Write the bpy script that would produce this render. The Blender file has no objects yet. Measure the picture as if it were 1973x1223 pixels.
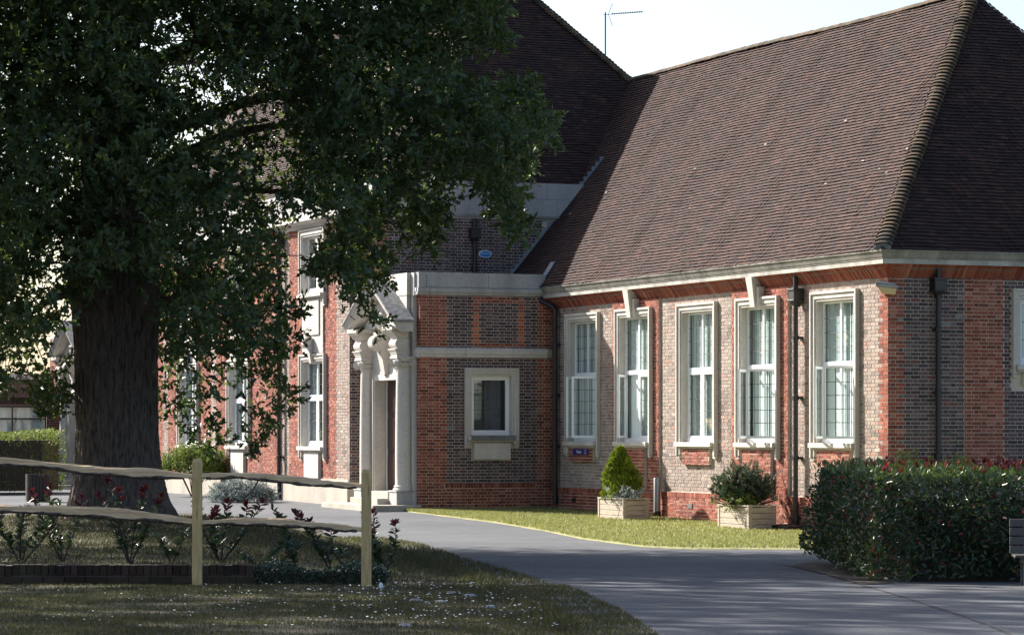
import bpy, bmesh, math, random
import numpy as np
from mathutils import Vector, Matrix
R = math.radians
rnd = random.Random(7)
rng = np.random.default_rng(11)
scene = bpy.context.scene
COL = scene.collection
# ------------------------------------------------------------------ camera, sky, sun
FPX, CX, HY, EYE = 6000.0, 986.5, 833.6, 2.05          # pixel focal length, centre column, horizon row, eye height
cam_d = bpy.data.cameras.new('camera'); cam = bpy.data.objects.new('camera', cam_d); COL.objects.link(cam)
cam.location = (0, 0, EYE); cam.rotation_euler = (R(90), 0, 0)
cam_d.sensor_width = 36; cam_d.lens = FPX/1973*36; cam_d.shift_y = (HY-611.5)/1973
cam_d.clip_start = 0.5; cam_d.clip_end = 3000
scene.camera = cam
SUN_EL = 32.0
SUN_V = Vector((-.766*math.cos(R(SUN_EL)), .643*math.cos(R(SUN_EL)), math.sin(R(SUN_EL)))).normalized()
world = bpy.data.worlds.new('World'); scene.world = world; world.use_nodes = True
wn = world.node_tree.nodes; wl = world.node_tree.links
sky = wn.new('ShaderNodeTexSky'); sky.sky_type = 'NISHITA'; sky.sun_disc = False
sky.sun_elevation = R(SUN_EL); sky.sun_rotation = math.atan2(SUN_V.x, SUN_V.y)
sky.air_density = 0.9; sky.dust_density = 2.2; sky.ozone_density = 1.0
wn['Background'].inputs[1].default_value = 0.08
wl.new(sky.outputs[0], wn['Background'].inputs[0])
sun_d = bpy.data.lights.new('sun', 'SUN'); sun = bpy.data.objects.new('sun', sun_d); COL.objects.link(sun)
sun_d.energy = 5.0; sun_d.angle = R(0.55); sun_d.color = (1.0, .94, .86)
sun.rotation_euler = SUN_V.to_track_quat('Z', 'Y').to_euler(); sun.location = (-60, 60, 60)
scene.view_settings.view_transform = 'Standard'; scene.view_settings.look = 'None'
scene.view_settings.exposure = 1.48; scene.view_settings.gamma = 1.0
scene.cycles.max_bounces = 6; scene.cycles.transparent_max_bounces = 12
scene.cycles.sample_clamp_indirect = 6.0
# ------------------------------------------------------------------ materials
def nt(name):
    m = bpy.data.materials.new(name); m.use_nodes = True
    t = m.node_tree; b = t.nodes['Principled BSDF']
    return m, t, b
def nd(t, typ, **kw):
    n = t.nodes.new(typ)
    for k, v in kw.items():
        if k.startswith('i_'):
            key = k[2:]; key = int(key) if key.isdigit() else key.replace('_', ' ')
            n.inputs[key].default_value = v
        else: setattr(n, k, v)
    return n
def ramp(t, fac, stops, interp='LINEAR'):
    r = t.nodes.new('ShaderNodeValToRGB'); r.color_ramp.interpolation = interp
    e = r.color_ramp.elements
    while len(e) < len(stops): e.new(0.5)
    for s, (p, c) in zip(e, stops): s.position = p; s.color = (*c, 1)
    t.links.new(fac, r.inputs[0]); return r.outputs[0]
def mix(t, a, b, fac, mode='MIX'):
    m = t.nodes.new('ShaderNodeMix'); m.data_type = 'RGBA'; m.blend_type = mode
    for sock, v in ((m.inputs[6], a), (m.inputs[7], b), (m.inputs[0], fac)):
        if isinstance(v, (int, float)): sock.default_value = v
        elif isinstance(v, tuple): sock.default_value = (*v, 1) if len(v) == 3 else v
        else: t.links.new(v, sock)
    return m.outputs[2]
def math_(t, op, a, b=None):
    m = t.nodes.new('ShaderNodeMath'); m.operation = op
    for s, v in ((m.inputs[0], a), (m.inputs[1], b)):
        if v is None: continue
        if isinstance(v, (int, float)): s.default_value = v
        else: t.links.new(v, s)
    return m.outputs[0]
def coord(t, scale=(1, 1, 1), rot=0):
    tc = t.nodes.new('ShaderNodeTexCoord'); mp = t.nodes.new('ShaderNodeMapping')
    mp.inputs['Scale'].default_value = scale; mp.inputs['Rotation'].default_value = (0, 0, rot)
    t.links.new(tc.outputs['Object'], mp.inputs[0]); return mp.outputs[0]
def noise(t, vec, scale, detail=4, rough=.55):
    n = nd(t, 'ShaderNodeTexNoise'); n.inputs['Scale'].default_value = scale
    n.inputs['Detail'].default_value = detail; n.inputs['Roughness'].default_value = rough
    if vec is not None: t.links.new(vec, n.inputs['Vector'])
    return n.outputs[0]
def bump(t, b, h, strength=.3, dist=.01):
    n = nd(t, 'ShaderNodeBump'); n.inputs['Strength'].default_value = strength; n.inputs['Distance'].default_value = dist
    t.links.new(h, n.inputs['Height']); t.links.new(n.outputs[0], b.inputs['Normal'])
def piece_rand(t):
    g = t.nodes.new('ShaderNodeNewGeometry'); o = t.nodes.new('ShaderNodeObjectInfo')
    return math_(t, 'FRACT', math_(t, 'ADD', g.outputs['Random Per Island'], o.outputs['Random']))
def world_pos(t):
    return t.nodes.new('ShaderNodeNewGeometry').outputs['Position']
M = {}
def piece_mat(name, stops, rough=.9, stain=(.5, .5, .5), stain_amt=.25, fine=.25, nscale=1.2, spec=.3, lichen=None):
    m, t, b = nt(name); p = world_pos(t)
    c = ramp(t, piece_rand(t), stops)
    n1 = noise(t, p, nscale, 5); n2 = noise(t, p, 45, 3)
    c = mix(t, c, stain, math_(t, 'MULTIPLY', ramp(t, n1, [(.42, (0, 0, 0)), (.7, (1, 1, 1))]), stain_amt))
    c = mix(t, c, ramp(t, n2, [(.3, (.45, .45, .45)), (.7, (1.25, 1.25, 1.25))]), fine, 'MULTIPLY')
    if lichen:
        n3 = noise(t, p, 3.1, 6, .7)
        c = mix(t, c, lichen, math_(t, 'MULTIPLY', ramp(t, n3, [(.56, (0, 0, 0)), (.68, (1, 1, 1))]), .55))
    t.links.new(c, b.inputs['Base Color']); b.inputs['Roughness'].default_value = rough
    b.inputs['Specular IOR Level'].default_value = spec
    bump(t, b, n2, .5, .006); M[name] = m; return m
piece_mat('red_brick', [(0, (.13, .034, .024)), (.2, (.215, .056, .035)), (.55, (.285, .078, .047)), (.85, (.335, .105, .064)), (1, (.40, .17, .12))], stain=(.15, .07, .055), stain_amt=.4)
piece_mat('grey_brick', [(0, (.15, .115, .105)), (.2, (.23, .18, .155)), (.6, (.30, .235, .20)), (.86, (.34, .26, .22)), (.95, (.33, .17, .125)), (1, (.42, .39, .35))], stain=(.44, .39, .33), stain_amt=.5)  # lime-weathered brick of the sunlit walls, palette also paled for the sun
piece_mat('purple_brick', [(0, (.045, .034, .042)), (.3, (.085, .060, .066)), (.65, (.125, .085, .088)), (.85, (.145, .105, .112)), (.94, (.17, .066, .054)), (1, (.19, .19, .205))], stain=(.07, .06, .065), stain_amt=.45)  # same brick on the walls facing the drive, palette darkened for their shade
piece_mat('orange_brick', [(0, (.34, .09, .04)), (.5, (.44, .13, .06)), (1, (.48, .17, .09))], stain=(.3, .14, .1), stain_amt=.25)
piece_mat('roof_tile', [(0, (.030, .017, .017)), (.25, (.044, .024, .022)), (.5, (.053, .028, .024)), (.78, (.064, .032, .026)), (.95, (.082, .039, .028)), (1, (.095, .054, .042))], stain=(.028, .020, .019), stain_amt=.6, nscale=1.1, rough=.92, lichen=None)
piece_mat('hip_tile', [(0, (.035, .027, .022)), (.5, (.075, .055, .038)), (1, (.12, .075, .048))], stain=(.10, .085, .045), stain_amt=.5, nscale=2.5, rough=.95, lichen=(.14, .115, .055))
piece_mat('old_brick', [(0, (.026, .017, .015)), (.5, (.052, .027, .022)), (1, (.075, .045, .038))], stain=(.05, .06, .035), stain_amt=.6, nscale=3)
def plain(name, col, rough=.6, metal=0, spec=.5, nscale=None, ncol=None, amt=.4, bstr=0, bscale=60, stretch=(1, 1, 1)):
    m, t, b = nt(name)
    b.inputs['Roughness'].default_value = rough; b.inputs['Metallic'].default_value = metal
    b.inputs['Specular IOR Level'].default_value = spec; b.inputs['Base Color'].default_value = (*col, 1)
    if nscale:
        v = coord(t, stretch); n = noise(t, v, nscale, 6, .6)
        c = mix(t, col, ncol or tuple(x*.6 for x in col), math_(t, 'MULTIPLY', ramp(t, n, [(.4, (0, 0, 0)), (.68, (1, 1, 1))]), amt))
        t.links.new(c, b.inputs['Base Color'])
        if bstr: bump(t, b, noise(t, v, bscale, 4), bstr, .01)
    M[name] = m; return m
plain('mortar', (.58, .51, .42), .95, nscale=2.0, ncol=(.36, .31, .26), amt=.7, bstr=.5, bscale=90)
plain('mortar_dark', (.15, .13, .112), .95, nscale=2.0, ncol=(.10, .085, .075), amt=.6, bstr=.5, bscale=90)
# weathered limestone: dirt streaks run down, stronger in some places
def stone(name, col, dirt, amt, scale=1.4):
    m, t, b = nt(name); p = world_pos(t)
    mp = t.nodes.new('ShaderNodeMapping'); mp.inputs['Scale'].default_value = (1, 1, .35); t.links.new(p, mp.inputs[0])
    n = noise(t, mp.outputs[0], scale, 7, .62); n2 = noise(t, p, 14, 5, .6)
    c = mix(t, col, dirt, math_(t, 'MULTIPLY', ramp(t, n, [(.40, (0, 0, 0)), (.66, (1, 1, 1))]), amt))
    c = mix(t, c, ramp(t, n2, [(.3, (.72, .72, .72)), (.65, (1.06, 1.06, 1.06))]), .5, 'MULTIPLY')
    t.links.new(c, b.inputs['Base Color']); b.inputs['Roughness'].default_value = .88
    b.inputs['Specular IOR Level'].default_value = .25
    bump(t, b, n2, .35, .008); M[name] = m
stone('limestone', (.58, .545, .49), (.36, .335, .30), .5)
stone('grey_stone', (.42, .42, .41), (.24, .245, .25), .8, 1.0)
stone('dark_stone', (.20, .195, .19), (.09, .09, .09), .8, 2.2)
stone('gutter_stone', (.45, .43, .385), (.20, .19, .17), .75, 2.0)
stone('gutter_weathered', (.30, .285, .25), (.12, .115, .105), .75, 2.6)
stone('plinth_stone', (.44, .40, .34), (.26, .24, .21), .6)
stone('lichen_stone', (.17, .17, .17), (.34, .34, .33), .9, 9.0)
plain('lead', (.30, .33, .37), .45, .6, nscale=3, ncol=(.18, .2, .24))
plain('black_iron', (.016, .016, .018), .42, 0, .5, nscale=6, ncol=(.035, .03, .03))
plain('white_frame', (.78, .79, .80), .35)
plain('frame_shadow_gap', (.03, .03, .03), .6)
plain('lead_came', (.10, .105, .11), .5, .3)
plain('blind', (.80, .86, .83), .85)
plain('curtain_blue', (.20, .23, .27), .9)
plain('room', (.62, .61, .58), .9)
plain('door_paint', (.022, .006, .006), .35)
plain('brass', (.55, .38, .12), .3, 1)
plain('sign_blue', (.008, .022, .17), .35)
plain('sign_white', (.80, .80, .80), .5)
plain('sign_gold', (.40, .36, .30), .5)
plain('plaque_blue', (.010, .19, .50), .4)
plain('aluminium', (.42, .44, .46), .35, .8)
plain('galvanised', (.33, .345, .36), .4, .5, nscale=5, ncol=(.22, .18, .16), amt=.6, stretch=(1, 1, .3))
plain('lamp_glass', (.62, .46, .25), .3)
plain('grey_wood', (.085, .080, .078), .8, nscale=8, ncol=(.05, .045, .045), stretch=(.3, 4, 4))
plain('brown_slats', (.035, .024, .022), .7, nscale=10)
plain('litter_white', (.75, .75, .75), .6)
plain('tar', (.035, .034, .034), .9)
plain('soil', (.05, .036, .026), .95, nscale=12, bstr=.6)
plain('fascia_white', (.65, .66, .66), .5)
m, t, b = nt('glass'); M['glass'] = m
t.nodes.remove(b); out = t.nodes['Material Output']
g = nd(t, 'ShaderNodeBsdfGlossy'); g.inputs['Roughness'].default_value = .02
tr = nd(t, 'ShaderNodeBsdfTransparent'); tr.inputs[0].default_value = (.90, .935, .935, 1)
lw = nd(t, 'ShaderNodeLayerWeight'); lw.inputs[0].default_value = .5
mx = nd(t, 'ShaderNodeMixShader'); t.links.new(math_(t, 'ADD', math_(t, 'MULTIPLY', math_(t, 'POWER', lw.outputs[1], 4.0), .9), .04), mx.inputs[0])
t.links.new(tr.outputs[0], mx.inputs[1]); t.links.new(g.outputs[0], mx.inputs[2]); t.links.new(mx.outputs[0], out.inputs[0])
def wood(name, a, b_, scale=(1, 12, 12), knots=True, rough=.75):
    m, t, b = nt(name); v = coord(t, scale)
    oi = t.nodes.new('ShaderNodeObjectInfo')
    ad = nd(t, 'ShaderNodeVectorMath'); ad.operation = 'ADD'; t.links.new(v, ad.inputs[0])
    cb = nd(t, 'ShaderNodeCombineXYZ'); t.links.new(math_(t, 'MULTIPLY', oi.outputs['Random'], 40), cb.inputs[0]); t.links.new(cb.outputs[0], ad.inputs[1])
    n = noise(t, ad.outputs[0], 3.0, 8, .65)
    c = ramp(t, n, [(.32, b_), (.5, tuple((x+y)/2 for x, y in zip(a, b_))), (.62, a)])
    if knots:
        vo = nd(t, 'ShaderNodeTexVoronoi'); vo.inputs['Scale'].default_value = 1.6; t.links.new(ad.outputs[0], vo.inputs['Vector'])
        c = mix(t, c, tuple(x*.35 for x in b_), ramp(t, vo.outputs[0], [(.05, (.9, .9, .9)), (.16, (0, 0, 0))]))
    t.links.new(c, b.inputs['Base Color']); b.inputs['Roughness'].default_value = rough
    bump(t, b, n, .45, .01); M[name] = m
wood('post_wood', (.68, .48, .22), (.46, .31, .135), (9, 9, 1.2))
wood('rail_wood', (.78, .55, .32), (.43, .275, .15), (1.0, 14, 14))
wood('planter_wood', (.42, .365, .29), (.27, .22, .165), (1.2, 1.2, 12))
def leaf_mat(name, stops, trans, rough=.45, spec=.5, tmix=.35):
    m, t, b = nt(name); out = t.nodes['Material Output']
    c = ramp(t, piece_rand(t), stops)
    t.links.new(c, b.inputs['Base Color']); b.inputs['Roughness'].default_value = rough
    b.inputs['Specular IOR Level'].default_value = spec
    tl = nd(t, 'ShaderNodeBsdfTranslucent'); t.links.new(mix(t, c, trans, .65), tl.inputs[0])
    mx = nd(t, 'ShaderNodeMixShader'); mx.inputs[0].default_value = tmix
    t.links.new(b.outputs[0], mx.inputs[1]); t.links.new(tl.outputs[0], mx.inputs[2]); t.links.new(mx.outputs[0], out.inputs[0])
    M[name] = m
leaf_mat('oak_leaf', [(0, (.016, .036, .022)), (.4, (.028, .062, .032)), (.75, (.045, .085, .036)), (.92, (.075, .115, .036)), (1, (.14, .14, .04))], (.17, .25, .03), .42, .45, .3)
leaf_mat('photinia_leaf', [(0, (.018, .036, .020)), (.5, (.032, .062, .028)), (.90, (.055, .095, .035)), (.95, (.12, .025, .02)), (1, (.10, .14, .03))], (.12, .17, .03), .34, .5, .2)
leaf_mat('photinia_sunlit_top', [(0, (.06, .10, .032)), (.5, (.10, .155, .04)), (1, (.16, .21, .05))], (.18, .24, .04), .3, .6, .25)  # hedge-top leaves, sunlight painted in as a brighter green
leaf_mat('red_leaf', [(0, (.10, .016, .020)), (.6, (.19, .030, .028)), (1, (.27, .07, .045))], (.5, .07, .05), .35, .5, .3)
leaf_mat('lime_leaf', [(0, (.12, .17, .03)), (1, (.22, .26, .05))], (.3, .36, .05), .4, .4, .3)
leaf_mat('box_leaf', [(0, (.08, .13, .025)), (.6, (.15, .21, .04)), (1, (.26, .30, .08))], (.2, .26, .04), .5, .4, .3)
leaf_mat('cypress_leaf', [(0, (.07, .12, .012)), (.5, (.14, .20, .018)), (1, (.24, .30, .03))], (.25, .32, .03), .6, .3, .25)
leaf_mat('shaded_red_leaf', [(0, (.05, .010, .014)), (.6, (.10, .018, .020)), (1, (.15, .04, .03))], (.22, .03, .03), .4, .4, .2)  # red tips of the young photinias, colour darkened for the shade they stand in
leaf_mat('pine_needle', [(0, (.045, .075, .040)), (.6, (.08, .125, .065)), (1, (.13, .17, .085))], (.08, .12, .05), .55, .4, .15)
leaf_mat('silver_leaf', [(0, (.22, .26, .25)), (1, (.42, .46, .44))], (.3, .34, .3), .7, .2, .2)
leaf_mat('bronze_leaf', [(0, (.10, .07, .04)), (1, (.22, .15, .08))], (.25, .15, .06), .5, .4, .25)
leaf_mat('ivy_leaf', [(0, (.014, .035, .022)), (1, (.035, .075, .04))], (.06, .1, .03), .4, .5, .15)
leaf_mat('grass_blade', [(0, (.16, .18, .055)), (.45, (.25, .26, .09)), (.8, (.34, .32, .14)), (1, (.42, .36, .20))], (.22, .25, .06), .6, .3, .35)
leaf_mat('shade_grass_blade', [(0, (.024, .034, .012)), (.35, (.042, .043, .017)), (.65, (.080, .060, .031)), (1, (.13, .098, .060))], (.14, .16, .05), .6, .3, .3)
plain('bark', (.125, .095, .082), .95, nscale=24, ncol=(.020, .016, .015), amt=1.0, bstr=1.0, bscale=24, stretch=(1, 1, .16))
plain('twig', (.045, .035, .028), .9)
def ground_mat(name, a, b_, c_, s1=.8, s2=9):
    m, t, b = nt(name); p = world_pos(t)
    c = mix(t, a, b_, ramp(t, noise(t, p, s1, 5), [(.38, (0, 0, 0)), (.62, (1, 1, 1))]))
    c = mix(t, c, c_, math_(t, 'MULTIPLY', ramp(t, noise(t, p, s2, 5), [(.45, (0, 0, 0)), (.65, (1, 1, 1))]), .6))
    t.links.new(c, b.inputs['Base Color']); b.inputs['Roughness'].default_value = .95
    bump(t, b, noise(t, p, 40, 4), .8, .03); M[name] = m
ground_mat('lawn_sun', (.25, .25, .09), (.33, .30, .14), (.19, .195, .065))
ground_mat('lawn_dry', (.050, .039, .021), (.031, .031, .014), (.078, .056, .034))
ground_mat('field', (.10, .12, .04), (.14, .14, .06), (.08, .09, .03))
def asphalt(name, base, var):
    m, t, b = nt(name); p = world_pos(t)
    n = noise(t, p, .35, 6); f = noise(t, p, 55, 3, .7); q = noise(t, p, 2.3, 6, .65)
    c = mix(t, base, var, ramp(t, n, [(.36, (0, 0, 0)), (.64, (1, 1, 1))]))
    c = mix(t, c, ramp(t, q, [(.3, (.82, .82, .82)), (.7, (1.12, 1.12, 1.12))]), .8, 'MULTIPLY')
    c = mix(t, c, ramp(t, f, [(.3, (.6, .6, .6)), (.7, (1.4, 1.4, 1.4))]), .7, 'MULTIPLY')
    vo = nd(t, 'ShaderNodeTexVoronoi'); vo.feature = 'DISTANCE_TO_EDGE'; vo.inputs['Scale'].default_value = .22
    wp = nd(t, 'ShaderNodeVectorMath'); wp.operation = 'ADD'; t.links.new(p, wp.inputs[0])
    cn = nd(t, 'ShaderNodeTexNoise'); cn.inputs['Scale'].default_value = 1.1; cn.inputs['Detail'].default_value = 5; t.links.new(p, cn.inputs['Vector']); t.links.new(cn.outputs[1], wp.inputs[1])
    t.links.new(wp.outputs[0], vo.inputs['Vector'])
    c = mix(t, c, (.045, .04, .037), ramp(t, vo.outputs[0], [(.0, (.5, .5, .5)), (.006, (0, 0, 0))]))
    t.links.new(c, b.inputs['Base Color']); b.inputs['Roughness'].default_value = .85
    b.inputs['Specular IOR Level'].default_value = .4
    bump(t, b, f, .7, .012); M[name] = m
asphalt('asphalt', (.066, .072, .082), (.096, .100, .109))
asphalt('asphalt_new', (.074, .078, .087), (.100, .104, .112))
# far brickwork, too small to pick apart
m, t, b = nt('far_brick'); M['far_brick'] = m
tc = coord(t); sp = nd(t, 'ShaderNodeSeparateXYZ'); t.links.new(tc, sp.inputs[0])
cb = nd(t, 'ShaderNodeCombineXYZ'); t.links.new(math_(t, 'ADD', sp.outputs[0], sp.outputs[1]), cb.inputs[0]); t.links.new(sp.outputs[2], cb.inputs[1])
br = nd(t, 'ShaderNodeTexBrick'); t.links.new(cb.outputs[0], br.inputs['Vector']); br.inputs['Scale'].default_value = 1
br.inputs['Brick Width'].default_value = .225; br.inputs['Row Height'].default_value = .076; br.inputs['Mortar Size'].default_value = .008
br.inputs['Color1'].default_value = (.09, .05, .045, 1); br.inputs['Color2'].default_value = (.14, .075, .065, 1); br.inputs['Mortar'].default_value = (.28, .25, .22, 1)
t.links.new(br.outputs[0], b.inputs['Base Color']); b.inputs['Roughness'].default_value = .9
# ------------------------------------------------------------------ mesh helpers
class MB:
    def __init__(s): s.v = []; s.f = []
    def quad(s, a, b, c, d):
        n = len(s.v); s.v += [tuple(a), tuple(b), tuple(c), tuple(d)]; s.f.append((n, n+1, n+2, n+3))
    def poly(s, pts):
        n = len(s.v); s.v += [tuple(p) for p in pts]; s.f.append(tuple(range(n, n+len(pts))))
    def hexa(s, p, skip=()):
        n = len(s.v); s.v += [tuple(x) for x in p]
        for i, q in enumerate(((0, 3, 2, 1), (4, 5, 6, 7), (0, 1, 5, 4), (1, 2, 6, 5), (2, 3, 7, 6), (3, 0, 4, 7))):
            if i not in skip: s.f.append(tuple(n+k for k in q))
    def prism(s, base, vec):
        n = len(s.v); k = len(base); vec = Vector(vec)
        s.v += [tuple(p) for p in base] + [tuple(Vector(p)+vec) for p in base]
        s.f.append(tuple(range(n+k-1, n-1, -1))); s.f.append(tuple(range(n+k, n+2*k)))
        for i in range(k): j = (i+1) % k; s.f.append((n+i, n+j, n+k+j, n+k+i))
    def rings(s, rings, closed=True, caps=True):
        n = len(s.v); k = len(rings[0])
        for r in rings: s.v += [tuple(p) for p in r]
        for a in range(len(rings)-1):
            for i in range(k if closed else k-1):
                j = (i+1) % k; s.f.append((n+a*k+i, n+a*k+j, n+(a+1)*k+j, n+(a+1)*k+i))
        if caps and closed:
            s.f.append(tuple(range(n+k-1, n-1, -1))); e = n+(len(rings)-1)*k; s.f.append(tuple(range(e, e+k)))
    def tube(s, pts, rad, sides=8, caps=True):
        pts = [Vector(p) for p in pts]; rs = []
        if isinstance(rad, (int, float)): rad = [rad]*len(pts)
        prev = None
        for i, p in enumerate(pts):
            d = (pts[min(i+1, len(pts)-1)] - pts[max(i-1, 0)])
            d = d.normalized() if d.length > 1e-9 else Vector((0, 0, 1))
            a = prev if prev is not None else (Vector((1, 0, 0)) if abs(d.x) < .8 else Vector((0, 1, 0)))
            u = (a - d*a.dot(d)).normalized(); w = d.cross(u); prev = u
            rs.append([p + u*(rad[i]*math.cos(2*math.pi*k/sides)) + w*(rad[i]*math.sin(2*math.pi*k/sides)) for k in range(sides)])
        s.rings(rs, True, caps)
    def lathe(s, c, prof, sides=20, caps=True):
        c = Vector(c)
        s.rings([[c + Vector((r*math.cos(2*math.pi*k/sides), r*math.sin(2*math.pi*k/sides), z)) for k in range(sides)] for r, z in prof], True, caps)
    def box(s, a, b):
        x0, y0, z0 = a; x1, y1, z1 = b
        s.hexa([(x0, y0, z0), (x1, y0, z0), (x1, y1, z0), (x0, y1, z0), (x0, y0, z1), (x1, y0, z1), (x1, y1, z1), (x0, y1, z1)])
    def build(s, name, mat, parent=None, smooth=False, kind=None, label=None, cat=None, group=None, bev=0, loc=None, rz=None, fixn=True):
        me = bpy.data.meshes.new(name); me.from_pydata(s.v, [], s.f)
        if fixn and len(s.f) < 60000:
            bm = bmesh.new(); bm.from_mesh(me); bmesh.ops.recalc_face_normals(bm, faces=bm.faces); bm.to_mesh(me); bm.free()
        me.materials.append(M[mat] if isinstance(mat, str) else mat)
        if smooth:
            me.polygons.foreach_set('use_smooth', [True]*len(me.polygons))
            try: me.set_sharp_from_angle(angle=R(40))
            except Exception: pass
        o = bpy.data.objects.new(name, me); COL.objects.link(o); o.parent = parent
        if bev:
            md = o.modifiers.new('edge', 'BEVEL'); md.width = bev; md.segments = 2; md.limit_method = 'ANGLE'; md.angle_limit = R(40)
        if loc is not None: o.location = loc
        if rz is not None: o.rotation_euler[2] = rz
        tag(o, label, cat, group, kind)
        return o
def tag(o, label=None, cat=None, group=None, kind=None):
    if label: o['label'] = label
    if cat: o['category'] = cat
    if group: o['group'] = group
    if kind: o['kind'] = kind
    return o
def empty(name, loc=(0, 0, 0), rz=0, label=None, cat=None, group=None):
    o = bpy.data.objects.new(name, None); COL.objects.link(o); o.location = loc; o.rotation_euler[2] = rz
    return tag(o, label, cat, group)
def inst(name, me, parent, mat4=None):
    o = bpy.data.objects.new(name, me); COL.objects.link(o); o.parent = parent
    if mat4 is not None: o.matrix_local = mat4
    return o
class Fr:          # a wall plane: u along it, z up, n outward
    def __init__(s, o, u, n): s.o = Vector(o); s.u = Vector(u).normalized(); s.n = Vector(n).normalized()
    def p(s, u, z, n=0): return s.o + s.u*u + Vector((0, 0, z)) + s.n*n
    def box(s, mb, u0, u1, z0, z1, n0, n1, skip=()):
        mb.hexa([s.p(u0, z0, n0), s.p(u1, z0, n0), s.p(u1, z1, n0), s.p(u0, z1, n0), s.p(u0, z0, n1), s.p(u1, z0, n1), s.p(u1, z1, n1), s.p(u0, z1, n1)], skip)
    def prof(s, mb, prof, u0, u1, du0=0, du1=0):      # (n, z) profile swept along u
        a = [s.p(u0, z, n) for n, z in prof]; b = [s.p(u1, z, n) for n, z in prof]; mb.rings([a, b])
def np_mesh(name, verts, polys, mat, parent=None, smooth=False, **kw):   # polys: (P, k) int array
    me = bpy.data.meshes.new(name); k = polys.shape[1]
    me.vertices.add(len(verts)); me.vertices.foreach_set('co', np.asarray(verts, np.float32).ravel())
    me.loops.add(polys.size); me.loops.foreach_set('vertex_index', polys.astype(np.int32).ravel())
    me.polygons.add(len(polys)); me.polygons.foreach_set('loop_start', np.arange(0, polys.size, k, dtype=np.int32))
    me.update(calc_edges=True); me.materials.append(M[mat])
    if smooth: me.polygons.foreach_set('use_smooth', np.ones(len(polys), bool))
    o = bpy.data.objects.new(name, me); COL.objects.link(o); o.parent = parent
    tag(o, **kw); return o
def unit(a): return a/np.maximum(np.linalg.norm(a, axis=1, keepdims=True), 1e-9)
OAK = np.array([(0, 0, 0), (.22, .20, .03), (.40, .09, .02), (.62, .25, .05), (.76, .11, .02), (1, 0, -.03), (.76, -.11, .02), (.62, -.25, .05), (.40, -.09, .02), (.22, -.20, .03)])
OVAL = np.array([(0, 0, 0), (.2, .13, .03), (.5, .19, .05), (.8, .11, .03), (1, 0, -.04), (.8, -.11, .03), (.5, -.19, .05), (.2, -.13, .03)])
NEEDLE = np.array([(0, .025, 0), (.5, .03, 0), (1, 0, 0), (.5, -.03, 0), (0, -.025, 0)])
def leaves(name, pos, dirs, nrm, size, tmpl, mat, parent=None, **kw):
    pos = np.asarray(pos); d = unit(np.asarray(dirs)); n = np.asarray(nrm); n = unit(n - d*(n*d).sum(1, keepdims=True)); s = np.cross(n, d)
    size = np.asarray(size).reshape(-1, 1, 1)
    T = tmpl[None]*size
    v = pos[:, None] + T[..., 0:1]*d[:, None] + T[..., 1:2]*s[:, None] + T[..., 2:3]*n[:, None]
    k = len(tmpl); base = (np.arange(len(pos))*k)[:, None]
    if k in (10, 8):
        h = k//2
        a = np.concatenate([base + np.arange(0, h+1), base + np.array(list(range(h, k))+[0])], 0)
    else: a = base + np.arange(k)
    return np_mesh(name, v.reshape(-1, 3), a, mat, parent, **kw)
# ------------------------------------------------------------------ ground heights and pixel -> ground
def gz(Y): return np.interp(Y, [-400, 24, 60, 64, 84, 3000], [.54, .54, 0, 0, .23, .23])
def px2g(x, y):
    Y = 45.0
    for _ in range(60): Y = .5*Y + .5*FPX*(EYE-gz(Y))/(y-HY)
    return ((x-CX)/FPX*Y, Y)
def at(x, y, Y): return Vector(((x-CX)/FPX*Y, Y, EYE-(y-HY)/FPX*Y))
TH = math.atan2(.376, .9265)
CORNER = (7.43, 61.5)
def bl(w, t, z=0):         # building coordinates -> world
    c, s = math.cos(TH), math.sin(TH); return Vector((CORNER[0]+c*w-s*t, CORNER[1]+s*w+c*t, z))
# ------------------------------------------------------------------ ground, drive, lawns
def smooth01(x): x = np.clip(x, 0, 1); return x*x*(3-2*x)
EDGE = [px2g(x, y) for x, y in ((1180, 1290), (1105, 1223), (1050, 1180), (985, 1145), (900, 1110), (800, 1080), (720, 1050), (600, 1017), (470, 997), (330, 985))]
EX = [e[0] for e in EDGE]; EY = [e[1] for e in EDGE]
def edge_x(Y): return np.interp(Y, EY, EX)
def mound(X, Y):
    h = np.interp(Y, [33.2, 33.5, 36, 44, 52, 62, 70], [.14, .18, .24, .34, .50, .22, .0])*np.where(np.asarray(X) > -2.75, smooth01((np.asarray(Y)-33.2)/2.2), 1)
    return np.where(np.asarray(Y) < 33.15, 0, smooth01((edge_x(Y)-X-.1)/2.6)*h)
def sheet_grid(name, xs, ys, zf, mat, **kw):
    X, Y = np.meshgrid(xs, ys); Z = zf(X, Y); n = len(xs)
    v = np.stack([X, Y, Z], -1).reshape(-1, 3)
    i = (np.arange(len(ys)-1)[:, None]*n + np.arange(n-1)[None]).ravel()
    return np_mesh(name, v, np.stack([i, i+1, i+n+1, i+n], 1), mat, smooth=True, **kw)
sheet_grid('ground', np.array([-1500, -300, -80, -40, 0, 40, 80, 300, 1500.]), np.array([-300, 0, 24, 36, 48, 60, 64, 74, 84, 120, 300, 1500.]), lambda X, Y: gz(Y)-.03, 'field', kind='structure')
sheet_grid('road', np.linspace(-60, 40, 26), np.array([2., 24, 36, 48, 60, 64, 70, 77, 84, 96, 108, 125]), lambda X, Y: gz(Y)+0*X, 'asphalt', kind='structure')
def loft(name, rows, mat, **kw):        # rows: list of point lists of equal length
    v = np.array(rows, float); k = v.shape[1]
    i = (np.arange(v.shape[0]-1)[:, None]*k + np.arange(k-1)[None]).ravel()
    return np_mesh(name, v.reshape(-1, 3), np.stack([i, i+1, i+k+1, i+k], 1), mat, smooth=True, **kw)
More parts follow.
